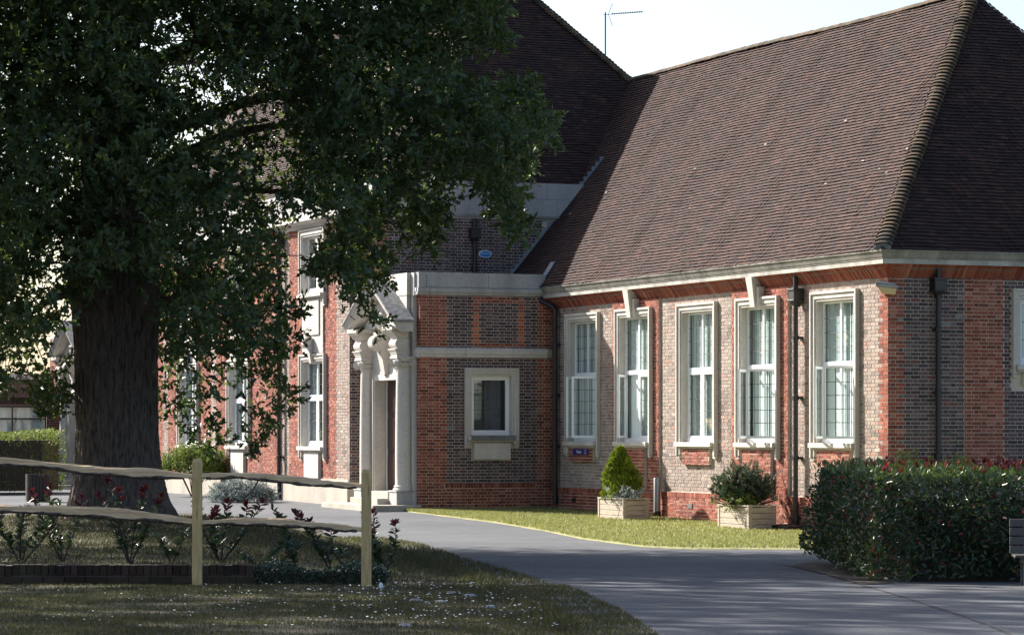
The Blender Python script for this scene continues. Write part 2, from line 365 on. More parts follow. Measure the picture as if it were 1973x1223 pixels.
def wob(Y, a=.06): return a*math.sin(Y*5.1)+a*.8*math.sin(Y*11.7+1)+a*.5*math.sin(Y*23.3)
rows = []
for Y in np.linspace(18, 33.3, 90):
    e = edge_x(Y)+wob(Y); rows.append([(e-s, Y, gz(Y)+(.035 if s > .05 else -.02)) for s in (0, .06, .5, 1, 2, 4, 7, 12, 20)])
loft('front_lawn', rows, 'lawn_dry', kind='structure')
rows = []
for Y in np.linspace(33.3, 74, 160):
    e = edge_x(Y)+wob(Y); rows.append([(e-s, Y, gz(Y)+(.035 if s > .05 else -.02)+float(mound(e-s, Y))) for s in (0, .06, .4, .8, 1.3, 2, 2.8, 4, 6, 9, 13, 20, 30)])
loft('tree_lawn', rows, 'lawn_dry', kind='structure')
# sunny lawn between drive and wing
LE = [px2g(x, y) for x, y in ((772, 984), (850, 994), (960, 1008), (1060, 1025), (1150, 1042), (1240, 1054), (1330, 1058), (1440, 1058), (1552, 1059), (1640, 1062), (1760, 1066), (1900, 1068), (2100, 1068))]
lx = np.array([p[0] for p in LE]); ly = np.array([p[1] for p in LE])
wall_line = [bl(-3.55, 17.0), bl(-2.4, 17.05), bl(-1.2, 17.05), bl(-.02, 17.05), bl(-.02, 14), bl(-.02, 11), bl(-.02, 8), bl(-.02, 5), bl(-.02, 2), bl(-.02, -.02), bl(1.5, -.02), bl(3.5, -.02), bl(7, -.02)]
rows = []
tt = np.linspace(0, 1, 80); ti = np.linspace(0, 1, 13)
ex_, ey_ = np.interp(tt, ti, lx), np.interp(tt, ti, ly)
wx_, wy_ = np.interp(tt, ti, [p.x for p in wall_line]), np.interp(tt, ti, [p.y for p in wall_line])
LAWN_ROWS = list(zip(ex_, ey_, wx_, wy_))
for i, (a, b_, c, d) in enumerate(LAWN_ROWS):
    b_ += .05*math.sin(i*1.7)+.04*math.sin(i*3.1)
    rows.append([(a+(c-a)*s, b_+(d-b_)*s, gz(b_+(d-b_)*s)+(.02 if s > .001 else .003)) for s in (0, .012, .25, .5, .75, 1)])
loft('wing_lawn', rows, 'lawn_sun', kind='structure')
# right-hand footpath, a slightly newer surface
fp = [px2g(x, y) for x, y in ((1480, 1082), (1560, 1098), (1650, 1124), (1740, 1150), (1850, 1185), (1973, 1235), (2300, 1340))]
loft('footpath', [[(a, b_, gz(b_)+.004), ((a+14)/2, b_, gz(b_)+.004), (14, b_, gz(b_)+.004)] for a, b_ in fp], 'asphalt_new', kind='structure')
pa = [px2g(1108, 1200), px2g(1225, 1196), px2g(1290, 1250), px2g(1140, 1262)]
sm_ = [px2g(x, y) for x, y in ((1330, 1083), (1480, 1083), (1560, 1098), (1650, 1124), (1740, 1150), (1850, 1185), (1973, 1235), (2100, 1290))]
loft('tar_seam', [[(a-.01+rnd.uniform(-.012, .012), b_-.01, gz(b_)+.007), (a+.012+rnd.uniform(-.012, .012), b_+.014, gz(b_)+.007)] for (a0, b0), (a1, b1) in zip(sm_, sm_[1:]) for f_ in np.linspace(0, .92, 9) for a, b_ in [(a0+(a1-a0)*f_, b0+(b1-b0)*f_)]], 'tar', kind='structure')
bd_ = [px2g(x, y) for x, y in ((1525, 1091), (1570, 1080), (1700, 1085), (1720, 1124), (1660, 1127), (1600, 1110))]
mb = MB(); mb.poly([(x, y, gz(y)+.012) for x, y in bd_]); mb.build('hedge_bed', 'soil', kind='structure')
mb = MB(); mb.poly([(x, y, gz(y)+.005) for x, y in pa]); mb.build('road_patch', 'asphalt_new', kind='structure')
# grass blades (uncountable)
def blades(name, pts, h, mat, wdt=.012, **kw):
    pts = np.asarray(pts); n = len(pts); a = rng.uniform(0, 2*np.pi, n); hh = h*rng.uniform(.5, 1.3, n)
    sx, sy = np.cos(a)*wdt, np.sin(a)*wdt; ln = rng.normal(0, .45, (n, 2))*hh[:, None]
    v = np.empty((n, 3, 3)); v[:, 0] = pts; v[:, 1] = pts; v[:, 0, 0] -= sx; v[:, 0, 1] -= sy; v[:, 1, 0] += sx; v[:, 1, 1] += sy
    v[:, 2] = pts; v[:, 2, :2] += ln; v[:, 2, 2] += hh
    return np_mesh(name, v.reshape(-1, 3), np.arange(3*n).reshape(-1, 3), mat, kind='stuff', **kw)
n = 150000; Y = rng.uniform(22, 33.1, n); X = edge_x(Y) - rng.uniform(-.12, 1, n)**1.0*(edge_x(Y)+.19*Y)
keep = rng.random(n) < .55+.45*np.sin(X*1.9+np.sin(Y*1.3)*2)*np.sin(Y*2.1)
X, Y = X[keep], Y[keep]
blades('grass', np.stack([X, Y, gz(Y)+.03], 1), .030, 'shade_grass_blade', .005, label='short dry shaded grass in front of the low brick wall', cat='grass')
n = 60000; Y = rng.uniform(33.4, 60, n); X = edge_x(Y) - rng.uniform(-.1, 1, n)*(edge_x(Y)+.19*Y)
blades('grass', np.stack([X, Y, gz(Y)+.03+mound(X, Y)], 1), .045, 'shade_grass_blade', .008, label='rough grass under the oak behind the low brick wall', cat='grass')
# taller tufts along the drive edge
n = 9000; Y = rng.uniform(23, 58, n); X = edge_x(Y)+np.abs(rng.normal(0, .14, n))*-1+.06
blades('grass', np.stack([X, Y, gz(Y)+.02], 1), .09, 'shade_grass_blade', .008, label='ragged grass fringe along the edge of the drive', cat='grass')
n = 85000; k = rng.integers(0, len(LAWN_ROWS)-1, n); f = rng.random(n); s = rng.random(n)**.9*1.01-.01
A = np.array(LAWN_ROWS); r_ = A[k]*(1-f[:, None])+A[k+1]*f[:, None]
X = r_[:, 0]+(r_[:, 2]-r_[:, 0])*s; Y = r_[:, 1]+(r_[:, 3]-r_[:, 1])*s
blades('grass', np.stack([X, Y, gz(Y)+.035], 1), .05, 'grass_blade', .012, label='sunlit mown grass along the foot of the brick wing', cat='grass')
# daisies: far too many and too small to count
n = 700; Y = rng.uniform(23.2, 32.8, n); X = edge_x(Y)-np.abs(rng.normal(0, 1.9, n))
kp = (rng.random(n) < .5+.5*np.sin(X*2.3)*np.sin(Y*1.7)); X, Y = X[kp], Y[kp]
mbp = np.stack([X, Y, gz(Y)+.075], 1); q = len(mbp)
v = mbp[:, None]+np.array([(-.011, -.008, 0), (.011, -.008, 0), (.011, .010, .006), (-.011, .010, .006)])[None]*rng.uniform(.35, .85, (q, 1, 1))
np_mesh('daisies', v.reshape(-1, 3), np.arange(4*q).reshape(-1, 4), 'litter_white', kind='stuff', label='tiny white daisies scattered through the front grass', cat='daisies')
# ------------------------------------------------------------------ the school building
B = empty('school_building', (CORNER[0], CORNER[1], 0), TH, 'red and grey brick school building with steep tiled hipped roofs and stone porticoes', 'building')
C_H = .076; BR_L, BR_H, JT = .212, .0625, .0135
FL = Fr((0, 0, 0), (0, 1, 0), (-1, 0, 0))       # long sunlit wall of the wing, u = t
FR = Fr((0, 0, 0), (1, 0, 0), (0, -1, 0))       # wing end wall facing the drive, u = w
def wallsheet(fr, u0, u1, z0, z1, holes, mb, n=0):
    us = sorted({u0, u1} | {x for h in holes for x in h[:2] if u0 < x < u1}); zs = sorted({z0, z1} | {x for h in holes for x in h[2:4] if z0 < x < z1})
    for a, b_ in zip(us, us[1:]):
        for c, d in zip(zs, zs[1:]):
            m_, k_ = (a+b_)/2, (c+d)/2
            if any(h[0] < m_ < h[1] and h[2] < k_ < h[3] for h in holes): continue
            mb.quad(fr.p(a, c, n), fr.p(b_, c, n), fr.p(b_, d, n), fr.p(a, d, n))
SINGLE = []
def bricks(fr, u0, u1, z0, z1, holes, zone, out, n=0, single=None):
    c0, c1 = math.floor(z0/C_H), math.ceil(z1/C_H); per = BR_L+2*JT+.1025
    for c in range(c0, c1):
        zb, zt = c*C_H+.00675, c*C_H+.00675+BR_H
        zb2, zt2 = max(zb, z0), min(zt, z1)
        if zt2-zb2 < .015: continue
        k = math.floor(u0/per)-1; off = per/2 if c % 2 else 0
        u = k*per+off
        idx = 0
        while u < u1:
            for L in (BR_L, .1025):
                a, b_ = max(u, u0+.002), min(u+L, u1-.002)
                full = (a == u and b_ == u+L and zb2 == zb and zt2 == zt)
                u += L+JT
                segs = [(a, b_)] if b_-a > .02 else []
                for h in holes:
                    if h[2] < (zb2+zt2)/2 < h[3]:
                        ns = []
                        for s0, s1 in segs:
                            if s1 <= h[0] or s0 >= h[1]: ns.append((s0, s1)); continue
                            full = False
                            if h[0]-s0 > .02: ns.append((s0, h[0]))
                            if s1-h[1] > .02: ns.append((h[1], s1))
                        segs = ns
                for s0, s1 in segs:
                    mt = zone((s0+s1)/2, (zb2+zt2)/2, c)
                    if mt is None: continue
                    pr = .0035+rnd.uniform(-.003, .003)
                    if single and full and single((s0+s1)/2, (zb2+zt2)/2, L): SINGLE.append((fr, s0, zb, n, L, mt)); continue
                    j = rnd.uniform(-.002, .002)
                    fr.box(out.setdefault(mt, MB()), s0+abs(j), s1-abs(j), zb2+j, zt2+j, n-.004, n+pr, skip=(0,))
def tooth(c, a=.225, b_=.34): return (a, (a+b_)/2, b_, (a+b_)/2)[c % 4]
WIN = [2.17, 5.56, 8.69, 12.0, 15.12]
OPH = .82
ZS, ZT = 1.84, 4.95                         # sill top, outer top of the surround
hl = [(c-.98, c+.98, ZS-.31, ZT-.01) for c in WIN]
panels = [(4.22, 6.88), (10.68, 13.30)]
wh = hl + [(a, b_, .70, 5.13) for a, b_ in panels]
out = {}; mortar = MB()
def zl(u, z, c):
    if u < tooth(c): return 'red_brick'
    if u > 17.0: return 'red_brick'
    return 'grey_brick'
holes_open = [(c-OPH, c+OPH, ZS-.02, ZT-.19) for c in WIN]
wallsheet(FL, 0, 20, -.4, 5.4, holes_open, mortar, -.006)
bricks(FL, 0, 17.1, .72, 5.13, wh, zl, out)
for a, b_ in panels:
    wallsheet(FL, a, b_, .72, 5.13, holes_open, mortar, .050)
    bricks(FL, a, b_, .72, 5.13, hl, lambda u, z, c: 'red_brick', out, .056)
    for e in (a, b_): mortar.quad(FL.p(e, .72, -.006), FL.p(e, .72, .05), FL.p(e, 5.13, .05), FL.p(e, 5.13, -.006))
# plinth: brick-on-edge course over stretchers
def plinth(fr, u0, u1, ztop, n, out, zb=-.3):
    wallsheet(fr, u0, u1, zb, ztop-.005, [], mortar, n-.004)
    mortar.quad(fr.p(u0, ztop-.005, n-.004), fr.p(u1, ztop-.005, n-.004), fr.p(u1, ztop+.01, -.004), fr.p(u0, ztop+.01, -.004))
    bricks(fr, u0, u1, zb, ztop-.115, [], lambda u, z, c: 'red_brick', out, n)
    u = u0
    while u < u1-.05:
        fr.box(out.setdefault('red_brick', MB()), u+.004, u+.066, ztop-.108, ztop, n-.004, n+.010, skip=(0,)); u += .075
plinth(FL, -.05, 17.1, .715, .05, out)
plinth(FR, -.05, 9.3, .715, .05, out)
# right-hand end wall
RW = [(3.77, 3.41, 4.95)]
rh = [(2.80, 4.74, 2.9, 4.95)]
red_band = [(1.71, 2.63), (4.92, 5.84)]
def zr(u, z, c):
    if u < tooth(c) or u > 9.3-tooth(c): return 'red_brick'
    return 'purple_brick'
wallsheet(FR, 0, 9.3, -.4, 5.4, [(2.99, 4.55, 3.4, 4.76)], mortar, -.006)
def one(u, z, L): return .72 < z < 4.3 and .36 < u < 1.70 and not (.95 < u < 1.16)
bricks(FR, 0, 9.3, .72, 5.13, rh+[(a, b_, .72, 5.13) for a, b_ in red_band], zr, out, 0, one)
for a, b_ in red_band:
    wallsheet(FR, a, b_, .72, 5.13, [], mortar, .024)
    bricks(FR, a, b_, .72, 5.13, [], lambda u, z, c: 'red_brick', out, .03)
    for e in (a, b_): mortar.quad(FR.p(e, .72, -.006), FR.p(e, .72, .024), FR.p(e, 5.13, .024), FR.p(e, 5.13, -.006))
# entrance block beside the wing
TP, WP = 17.1, -3.5
FP = Fr((WP, TP, 0), (1, 0, 0), (0, -1, 0))       # its wall facing the drive, u = w - WP
FO = Fr((WP, TP, 0), (0, 1, 0), (-1, 0, 0))       # its outer side, u = t - TP
pw = (1.15, 2.58)                                  # window surround
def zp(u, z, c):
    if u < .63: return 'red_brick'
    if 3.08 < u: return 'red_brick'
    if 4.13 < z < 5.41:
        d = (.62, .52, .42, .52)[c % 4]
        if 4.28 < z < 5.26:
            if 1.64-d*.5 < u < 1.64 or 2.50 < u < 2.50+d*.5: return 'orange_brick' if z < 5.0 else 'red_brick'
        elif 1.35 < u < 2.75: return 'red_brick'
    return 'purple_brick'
wallsheet(FP, 0, 3.5, -.2, 5.5, [(1.34, 2.39, 1.95, 3.45)], mortar, -.006)
ph = [(pw[0], pw[1], 1.66, 3.64), (1.34, 2.39, 1.40, 1.82)]
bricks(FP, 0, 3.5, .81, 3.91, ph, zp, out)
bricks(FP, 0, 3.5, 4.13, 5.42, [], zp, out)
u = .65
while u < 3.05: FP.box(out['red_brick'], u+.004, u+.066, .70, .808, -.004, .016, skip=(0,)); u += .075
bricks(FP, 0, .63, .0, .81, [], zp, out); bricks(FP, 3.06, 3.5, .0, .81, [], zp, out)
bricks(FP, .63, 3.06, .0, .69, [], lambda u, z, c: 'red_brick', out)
wallsheet(FO, 0, 3.8, -.2, 5.5, [(.95, 2.7, .5, 3.4)], mortar, -.006)
bricks(FO, 0, .7, .0, 5.42, [(-1, 9, 3.91, 4.13)], lambda u, z, c: 'red_brick', out)
# main two-storey block: end wall facing the drive and long sunlit front
TE, WE = 19.8, -3.75
FE = Fr((WE, TE, 0), (1, 0, 0), (0, -1, 0)); FE2 = Fr((WE, TE, 0), (0, 1, 0), (-1, 0, 0))
TM, WM = 20.9, -4.0
FM = Fr((WM, TM, 0), (0, 1, 0), (-1, 0, 0)); FMr = Fr((WM, TM, 0), (1, 0, 0), (0, -1, 0))
wallsheet(FE, 0, 11, 4.5, 8.1, [], mortar, -.006)
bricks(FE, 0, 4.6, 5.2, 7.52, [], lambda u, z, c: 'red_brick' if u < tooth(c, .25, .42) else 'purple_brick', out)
wallsheet(FE2, 0, 1.2, 4.5, 8.1, [], mortar, -.006); bricks(FE2, 0, 1.1, 5.2, 7.52, [], lambda u, z, c: 'red_brick', out)
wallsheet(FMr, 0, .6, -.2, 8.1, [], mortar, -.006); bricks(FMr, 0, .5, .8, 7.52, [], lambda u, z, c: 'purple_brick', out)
MW = [2.87, 9.5, 14.6, 19.7, 24.4]        # window bays along the front, u = t - TM
ML = 27.8
mh_low = [(c-1.05, c+1.05, 1.40, 4.14) for c in MW]; mh_up = [(c-1.05, c+1.05, 5.45, 7.45) for c in MW]; mh_mid = [(c-.86, c+.86, 4.14, 5.45) for c in MW]
mh_open = [(c-.86, c+.86, 1.68, 3.94) for c in MW] + [(c-.86, c+.86, 5.71, 7.24) for c in MW]
def zm(u, z, c):
    if u < 1.0: return 'grey_brick'
    if 1.0 <= u < 4.95: return 'red_brick'
    if u < 5.75: return 'grey_brick'
    for cc in MW[1:]:
        if abs(u-cc-2.55) < .28: return 'grey_brick'
    return 'red_brick'
wallsheet(FM, 0, ML, -.2, 8.1, mh_open, mortar, -.006)
bricks(FM, 0, 22.0, .82, 7.52, mh_low+mh_up+mh_mid+[(5.75, 6.95, 0, 9)], zm, out)
wallsheet(FM, 5.75, 6.95, .82, 7.52, [], mortar, .094); bricks(FM, 5.75, 6.95, .82, 7.52, [], lambda u, z, c: 'red_brick', out, .10)
for e in (5.75, 6.95): FM.box(mortar, e-.003, e+.003, .82, 7.52, -.006, .094)
mp = MB(); FM.box(mp, 0, ML, -.1, .80, -.01, .07); FM.box(mp, 0, ML, .801, .86, -.01, .04)
FMr.box(mp, -.0, .3, -.1, .80, 0, .02)
# far end porch block
FF = Fr((WP, TM+ML, 0), (0, 1, 0), (-1, 0, 0))
wallsheet(FF, 0, 6.3, -.2, 5.5, [(.95, 2.7, .5, 3.4)], mortar, -.006); bricks(FF, 3.6, 6.3, .3, 5.4, [], lambda u, z, c: 'red_brick', out)
wall = mortar.build('wall', 'mortar', B, fixn=False)
for k_, mb_ in out.items():
    mb_.build({'red_brick': 'red_bricks', 'grey_brick': 'sunlit_bricks', 'purple_brick': 'shaded_bricks', 'orange_brick': 'orange_bricks'}[k_], k_, B, kind='stuff', fixn=False)
mp.build('stone_plinth', 'plinth_stone', B)
# the bricks that show largest, one by one
sm = {}
for L in (BR_L, .1025):
    for mt in ('red_brick', 'purple_brick'):
        mb = MB(); FR.box(mb, 0, L, 0, BR_H, -.004, .004); o = mb.build('brick', mt, None); sm[(L, mt)] = o.data; bpy.data.objects.remove(o)
rnd.shuffle(SINGLE); SINGLE.sort(key=lambda s: -s[4])
extra = MB()
for i, (fr, s0, zb, n_, L, mt) in enumerate(SINGLE):
    j = rnd.uniform(-.0025, .0025)
    if i < 300: inst('brick', sm[(L, mt)], wall, Matrix.Translation(fr.p(s0, zb+j*.6, n_+j)))
    else: fr.box(extra, s0, s0+L, zb, zb+BR_H, -.004, .004+j)
extra.build('header_bricks', 'purple_brick', B, kind='stuff')
# ------------------------------------------------------------------ eaves: brick cove and stone gutter
cove = MB()
def cove_brick(fr, u, nb=.0):
    pr = [(.012, 5.125), (.03, 5.16), (.07, 5.205), (.10, 5.25), (.13, 5.30), (.19, 5.345), (.23, 5.376)]
    j = rnd.uniform(-.004, .004)
    ring = lambda uu, s: [fr.p(uu+s*.0, z, n+j) for n, z in pr] + [fr.p(uu, 5.376, -.01), fr.p(uu, 5.125, -.01)]
    cove.rings([ring(u, 0), ring(u+.060, 1)])
u = .02
while u < 17.05: cove_brick(FL, u); u += .071
u = .02
while u < 9.2: cove_brick(FR, u); u += .071
for k in range(9):                    # fan at the corner
    a = R(90)*(k+.5)/9; f = Fr((0, 0, 0), (math.sin(a), -math.cos(a), 0), (-math.cos(a), -math.sin(a), 0)); cove_brick(f, -.03)
cove.build('eaves_cove_bricks', 'red_brick', B, kind='stuff', fixn=False)
cb_ = MB(); FL.box(cb_, 0, 17.1, 5.13, 5.37, -.02, .004); FR.box(cb_, 0, 9.3, 5.13, 5.37, -.02, .004)
for fr, L in ((FL, 17.0), (FR, 9.2)): cb_.prism([fr.p(.05, 5.13, .0), fr.p(.05, 5.372, .0), fr.p(.05, 5.372, .20), fr.p(.05, 5.26, .095)], fr.u*(L-.05))
cb_.build('eaves_mortar', 'mortar_dark', B)
G0P = [(0, 5.378), (.27, 5.378), (.27, 5.474), (0, 5.474)]
GP = [(0, 5.4745), (.285, 5.4745), (.285, 5.50), (.30, 5.505), (.325, 5.56), (.335, 5.60), (.365, 5.615), (.365, 5.645), (.33, 5.65), (.325, 5.60), (0, 5.60)]
jt = [17.25, 14.4, 11.3, 8.25, 5.0, 2.3, 0]
for i in range(len(jt)-1):
    e = jt[i+1]
    for pf, nm, mt in ((G0P, 'fascia_stone', 'gutter_stone'), (GP, 'gutter_stone', 'gutter_weathered')):
        mb = MB(); mb.rings([[(-n, jt[i]-.005, z) for n, z in pf], [(-n, (-n if e == 0 else e), z) for n, z in pf]]); mb.build(nm, mt, B)
jr = [0, 3.1, 6.2, 9.6]
for i in range(3):
    s = jr[i]
    for pf, nm, mt in ((G0P, 'fascia_stone', 'gutter_stone'), (GP, 'gutter_stone', 'gutter_weathered')):
        mb = MB(); mb.rings([[(-n if s == 0 else s, -n-(.001 if s == 0 else 0), z) for n, z in pf], [(jr[i+1]-.005, -n, z) for n, z in pf]]); mb.build(nm, mt, B)
# ------------------------------------------------------------------ roofs
TANP = 1.19; PIT = math.atan(TANP); CP, SPn = math.cos(PIT), math.sin(PIT)
class Slope:
    def __init__(s, o, u, inn):         # o on the eave line, u along it, inn horizontal direction up the slope
        s.o = Vector(o); s.u = Vector(u); s.v = Vector(inn)*CP + Vector((0, 0, SPn)); s.n = Vector(inn)*-SPn + Vector((0, 0, CP))
    def p(s, u, v, n=0): return s.o + s.u*u + s.v*v + s.n*n
def lowf(u, v, ph=0): return .014*math.sin(u*.9+ph)*math.sin(v*.8+ph*2)+.008*math.sin(u*2.3+v*1.1)+.006*math.sin(u*5.1-v*2.3)
def tiles(sl, ulo, uhi, vmax, out, pick=None, ph=0, G=.098, TW=.166):
    singles = []; c = 0; v = 0.0
    while v < vmax:
        a, b_ = ulo(v), uhi(v); u = a-(.083 if c % 2 else 0)-rnd.random()*.075
        wv = .004*math.sin(c*1.7)
        while u < b_:
            u0, u1 = max(u, a), min(u+TW-.003, b_)
            if u1-u0 > .03:
                j = rnd.gauss(0, .0022); lf = lowf(u, v, ph); sk = rnd.gauss(0, .004)
                if pick and pick(u, v) and len(singles) < 300: singles.append((u0, v+wv, lf+j))
                else:
                    vl = v+wv; h0, h1 = .050+lf+j, .015+lf+j*.5
                    p = [sl.p(u0, vl+sk+.006, h0-.013), sl.p(u1, vl-sk+.006, h0-.013), sl.p(u1, vl-sk, h0), sl.p(u0, vl+sk, h0), sl.p(u0, vl+G+.03, h1), sl.p(u1, vl+G+.03, h1)]
                    n = len(out.v); out.v += [tuple(x) for x in p]
                    out.f += [(n, n+1, n+2, n+3), (n+3, n+2, n+5, n+4), (n, n+3, n+4), (n+1, n+5, n+2)]
            u += TW
        v += G; c += 1
    return singles
RE = 5.66; EV = -.34
VW = 5.02/CP                               # slope length to the ridge (w from -.34 to 4.68)
S1 = Slope((EV, 0, RE-.04), (0, 1, 0), (1, 0, 0))
S2 = Slope((0, EV, RE-.04), (1, 0, 0), (0, 1, 0))
tl = MB(); tl2 = MB()
tiles(S1, lambda v: EV+v*CP, lambda v: 22.9, VW, tl, ph=.3)
sg = tiles(S2, lambda v: EV+v*CP, lambda v: 9.7-v*CP, VW, tl2, pick=lambda u, v: u < 3.2 and v < 1.75, ph=1.3)
deck = MB()
deck.poly([S1.p(EV, 0), S1.p(23.5, 0), S1.p(23.5, VW), S1.p(4.68, VW)])
deck.poly([S2.p(EV, 0), S2.p(4.68, VW), S2.p(9.7, 0)])
deck.poly([(4.68, 4.68, S1.p(0, VW).z), (4.68, 23.5, S1.p(0, VW).z), (9.7, 23.5, RE-.04), (9.7, EV, RE-.04)])
RF = deck.build('roof', 'roof_tile', B, fixn=False)
tl.build('roof_tiles', 'roof_tile', B, kind='stuff', fixn=False); tl2.build('roof_tiles', 'roof_tile', B, kind='stuff', fixn=False)
mb = MB(); p0 = [(0, .006, .037), (.163, .006, .037), (.163, 0, .050), (0, 0, .050), (0, .128, .015), (.163, .128, .015)]
mb.v = p0; mb.f = [(0, 1, 2, 3), (3, 2, 5, 4), (0, 3, 4), (1, 5, 2)]
tmo = mb.build('tile', 'roof_tile', None, fixn=False); tme = tmo.data; bpy.data.objects.remove(tmo)
for u0, v0, h in sg:
    q = S2.p(u0, v0, h); inst('tile', tme, RF, Matrix(((S2.u.x, S2.v.x, S2.n.x, q.x), (S2.u.y, S2.v.y, S2.n.y, q.y), (S2.u.z, S2.v.z, S2.n.z, q.z), (0, 0, 0, 1))))
# bonnet tiles down the hip
def bonnets(p0, p1, a_side, b_side, cnt, parent, r0=.165, name='bonnet_tile'):
    # a_side / b_side: unit plan vectors pointing down each slope, square to the hip in plan
    ax = (p1-p0).normalized(); side = (a_side-b_side).normalized(); up = side.cross(ax); up = up if up.z > 0 else -up
    me = None
    mb = MB(); N = 10; ringsA = []
    for (s, r, lift) in ((0, r0, .055), (.06, r0*.97, .046), (.15, r0*.86, .010)):
        rr = []
        for k in range(N+1):
            a = math.pi*k/N; rr.append((r*1.12*math.cos(a), s, lift + r*.66*math.sin(a)**.8 - .065))
        ringsA.append(rr)
    mb.rings(ringsA, closed=False, caps=False)
    inner = [(x*.88, 0.0, z-.022) for x, y, z in ringsA[0]]
    mb.rings([inner, ringsA[0]], closed=False, caps=False)
    o = mb.build(name, 'hip_tile', None, smooth=True, fixn=False); me = o.data; bpy.data.objects.remove(o)
    for i in range(cnt):
        q = p0+(p1-p0)*(i/cnt); s = 1+rnd.uniform(-.06, .06); s_ = side; tw = rnd.uniform(-.05, .05)
        s2 = (s_*math.cos(tw)+up*math.sin(tw)); u2 = (up*math.cos(tw)-s_*math.sin(tw))
        inst(name, me, parent, Matrix(((s2.x*s, ax.x, u2.x*s, q.x), (s2.y*s, ax.y, u2.y*s, q.y), (s2.z*s, ax.z, u2.z*s, q.z), (0, 0, 0, 1))))
h0 = Vector((EV+.06, EV+.06, RE+.06)); h1 = Vector((4.68, 4.68, RE-.02+5.02*TANP))
bonnets(h0, h1, Vector((-1, 1, 0)), Vector((1, -1, 0)), 74, RF)
mb = MB(); mb.prism([Vector((EV+.03, EV+.03, RE-.02))+Vector((-1, 1, 0))*(.12*math.cos(a))+Vector((0, 0, .13*math.sin(a))) for a in [math.pi*k/8 for k in range(9)]], (.22, .22, .22*TANP))
mb.build('hip_mortar', 'dark_stone', RF)
# ridge tiles
mb = MB(); N = 8
mb.rings([[(.13*math.cos(math.pi*k/N), s, .10*math.sin(math.pi*k/N)) for k in range(N+1)] for s in (0, .292)], closed=False, caps=False)
mb.poly([(.13*math.cos(math.pi*k/N), 0, .10*math.sin(math.pi*k/N)) for k in range(N+1)])
o = mb.build('ridge_tile', 'hip_tile', None, smooth=True, fixn=False); rme = o.data; bpy.data.objects.remove(o)
t_ = 4.6
while t_ < 23.1:
    inst('ridge_tile', rme, RF, Matrix.Translation((4.68, t_, RE-.02+5.02*TANP-.035+.02*math.sin(t_*.5)+rnd.uniform(-.006, .006)))); t_ += .30
# main block roof
ZM = 8.456; TB, WL, WR = 20.1, -3.25, 7.24
HWm = (WR-WL)/2; VM = HWm/CP
S3 = Slope((0, TB, ZM), (1, 0, 0), (0, 1, 0)); S4 = Slope((WL, 0, ZM), (0, 1, 0), (1, 0, 0))
tl = MB(); tiles(S3, lambda v: WL+v*CP, lambda v: WR-v*CP, VM, tl, ph=2.1)
tl.build('roof_tiles', 'roof_tile', B, kind='stuff', fixn=False)
tl = MB(); tiles(S4, lambda v: TB+v*CP, lambda v: 44-.0*v, VM, tl, ph=.8, TW=.332)
tl.build('roof_tiles', 'roof_tile', B, kind='stuff', fixn=False)
zr_ = ZM+HWm*TANP; wm = (WL+WR)/2; tf = 49.5
deck = MB(); deck.poly([(WL, TB, ZM), (WR, TB, ZM), (wm, TB+HWm, zr_)]); deck.poly([(WL, TB, ZM), (wm, TB+HWm, zr_), (wm, tf-HWm, zr_), (WL, tf, ZM)])
deck.poly([(WR, TB, ZM), (WR, tf, ZM), (wm, tf-HWm, zr_), (wm, TB+HWm, zr_)]); deck.poly([(WL, tf, ZM), (wm, tf-HWm, zr_), (WR, tf, ZM)])
RF2 = deck.build('roof', 'roof_tile', B, fixn=False)
bonnets(Vector((WR, TB, ZM+.03)), Vector((wm, TB+HWm, zr_+.03)), Vector((1, 1, 0)), Vector((-1, -1, 0)), 86, RF2)
bonnets(Vector((WL, TB, ZM+.03)), Vector((wm, TB+HWm, zr_+.03)), Vector((-1, 1, 0)), Vector((1, -1, 0)), 86, RF2)
# hidden backs of the blocks
bk = MB(); bk.quad((WR+.2, TE, -.2), (WR+.2, tf, -.2), (WR+.2, tf, 8.4), (WR+.2, TE, 8.4)); bk.quad((WE, tf, -.2), (WR+.2, tf, -.2), (WR+.2, tf, 8.4), (WE, tf, 8.4)); bk.quad((9.3, 0, -.2), (9.3, 20, -.2), (9.3, 20, 5.6), (9.3, 0, 5.6))
bk.build('rear_wall', 'far_brick', B)
# lead flashing where the wing roof meets the end wall, and lumps of lead at the parapet ends
mb = MB()
for i in range(25):
    w0 = -.25+i*.113; w1 = w0+.12
    z0, z1 = RE+.03+TANP*(w0-EV), RE+.03+TANP*(w1-EV)
    mb.hexa([(w0, TE-.03, z0), (w1, TE-.03, z1), (w1, TE-.012, z1), (w0, TE-.012, z0), (w0, TE-.03, z0+.19), (w1, TE-.03, z0+.19), (w1, TE-.012, z0+.19), (w0, TE-.012, z0+.19)])
mb.build('lead_flashing', 'lead', B)
mb = MB(); q = S1
mb.hexa([q.p(17.02, .02, .05), q.p(17.25, .02, .05), q.p(17.6, .85, .05), q.p(17.3, .85, .05), q.p(17.02, .02, .075), q.p(17.25, .02, .07), q.p(17.6, .85, .065), q.p(17.3, .85, .065)])
mb.build('lead_flashing', 'lead', B)
